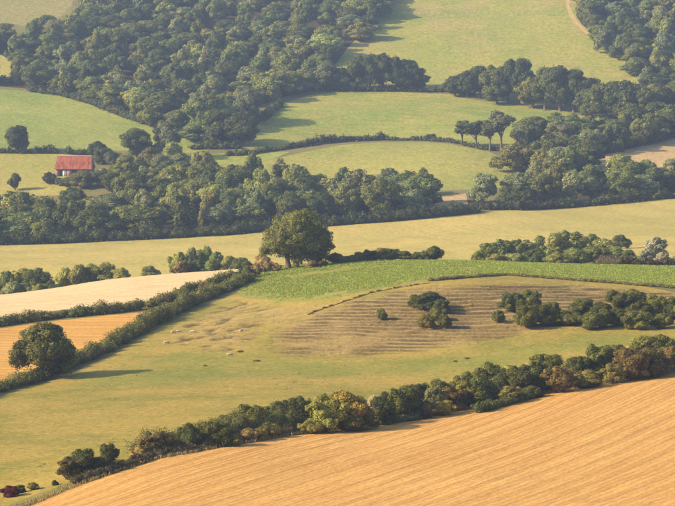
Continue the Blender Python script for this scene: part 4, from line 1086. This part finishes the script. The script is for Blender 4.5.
def rand_in(pg, n, seed, fn=None):
    a = np.array(pg); rs = np.random.RandomState(seed)
    p = a.min(0) + rs.rand(n * 3, 2) * (a.max(0) - a.min(0))
    p = p[inside(p[:, 0], p[:, 1], pg)]
    if fn is not None: p = p[fn(p)]
    return p[:n]
crop_pg = [f for f in FIELDS if f[0] == 'crop_field'][0][2]
crop_low = line([(238, 291), (240, 297), (262, 300), (300, 302), (335, 299), (365, 291), (400, 285), (445, 277), (506, 274), (560, 278), (620, 282), (675, 286), (760, 291)], 440, 560, 10)
def inview(p, m=60):
    u = 337.5 + F * p[:, 0] / p[:, 1]
    return (u > -m) & (u < 675 + m)
crop_p = rand_in(crop_pg, 36000, 3, inview)
_d = seg_dist(crop_p[:, 0], crop_p[:, 1], crop_low) + 5 * fbm(crop_p[:, 0], crop_p[:, 1], 6, 8, 2)
crop_p = crop_p[(np.random.RandomState(6).rand(len(crop_p)) < np.clip(_d / 5, 0, 1)) & (fbm(crop_p[:, 0], crop_p[:, 1], 9, 14, 3) > -0.16)]
tufts('leafy_crop', crop_p, 4, 0.22, 0.075, (0.245, 0.30, 0.056), LEAF, 'leafy green crop plants covering the crest field', 'crop', 4, 0.3, 0.5)
rough_pg = pasture_pg
def tus(p):
    return inview(p) & (fbm(p[:, 0], p[:, 1], 7, 5, 3) > 0.14)
tufts('pasture_tussocks', rand_in(rough_pg, 2600, 8, tus), 6, 0.13, 0.06, (0.30, 0.255, 0.085), LEAF, 'coarse grass tussocks scattered over the pasture', 'grass', 9, 0.16, 0.5)
vs = []
rs2 = np.random.RandomState(77)
for (a, b), (c, d) in zip(edgeA, edgeA[1:]):
    L_ = math.hypot(c - a, d - b); nx, ny = -(d - b) / L_, (c - a) / L_
    for _ in range(int(L_ * 12)):
        t = rs2.rand(); o_ = abs(rs2.normal()) * 0.9 - 0.1
        vs.append((a + (c - a) * t + nx * o_, b + (d - b) * t + ny * o_))
vs = np.array(vs); vs = vs[inview(vs)]
tufts('dry_verge_grass', vs, 4, 0.36, 0.045, (0.30, 0.235, 0.10), LEAF, 'dry pale grass fringe along the near stubble edge', 'grass', 21, 0.12, 0.35)
ter_p = rand_in(terr, 900, 15, inview)
tufts('terrace_grass', ter_p, 5, 0.14, 0.06, (0.36, 0.25, 0.115), LEAF, 'dry grass tufts on the terraced slope', 'grass', 16, 0.15, 0.4)

# ------------------------------------------------------------------ haze
hb = bmesh.new(); bmesh.ops.create_cube(hb, size=1.0)
zlo, zhi = float(cz.min()) - 1.5, float(cz.max()) + 22
xm = float(np.abs(cvx[:, 0]).max()) + 5
bmesh.ops.scale(hb, vec=(2 * xm, 3000 + 150, zhi - zlo), verts=hb.verts)
hm = bpy.data.meshes.new('haze'); hb.to_mesh(hm); hb.free()
hmat = bpy.data.materials.new('haze_air'); hmat.use_nodes = True
hn = hmat.node_tree; hn.nodes.clear()
ho = hn.nodes.new('ShaderNodeOutputMaterial'); pv = hn.nodes.new('ShaderNodeVolumePrincipled')
pv.inputs['Color'].default_value = (0.52, 0.68, 1.0, 1)
pv.inputs['Density'].default_value = 0.00015
pv.inputs['Anisotropy'].default_value = 0.2
hn.links.new(pv.outputs[0], ho.inputs['Volume'])
hz_o = link('haze', hm, hmat)
hz_o.location = (0, 3000 / 2 - 40, (zlo + zhi) / 2)
tag(hz_o, 'thin pale haze filling the valley air', 'haze', kind='stuff')
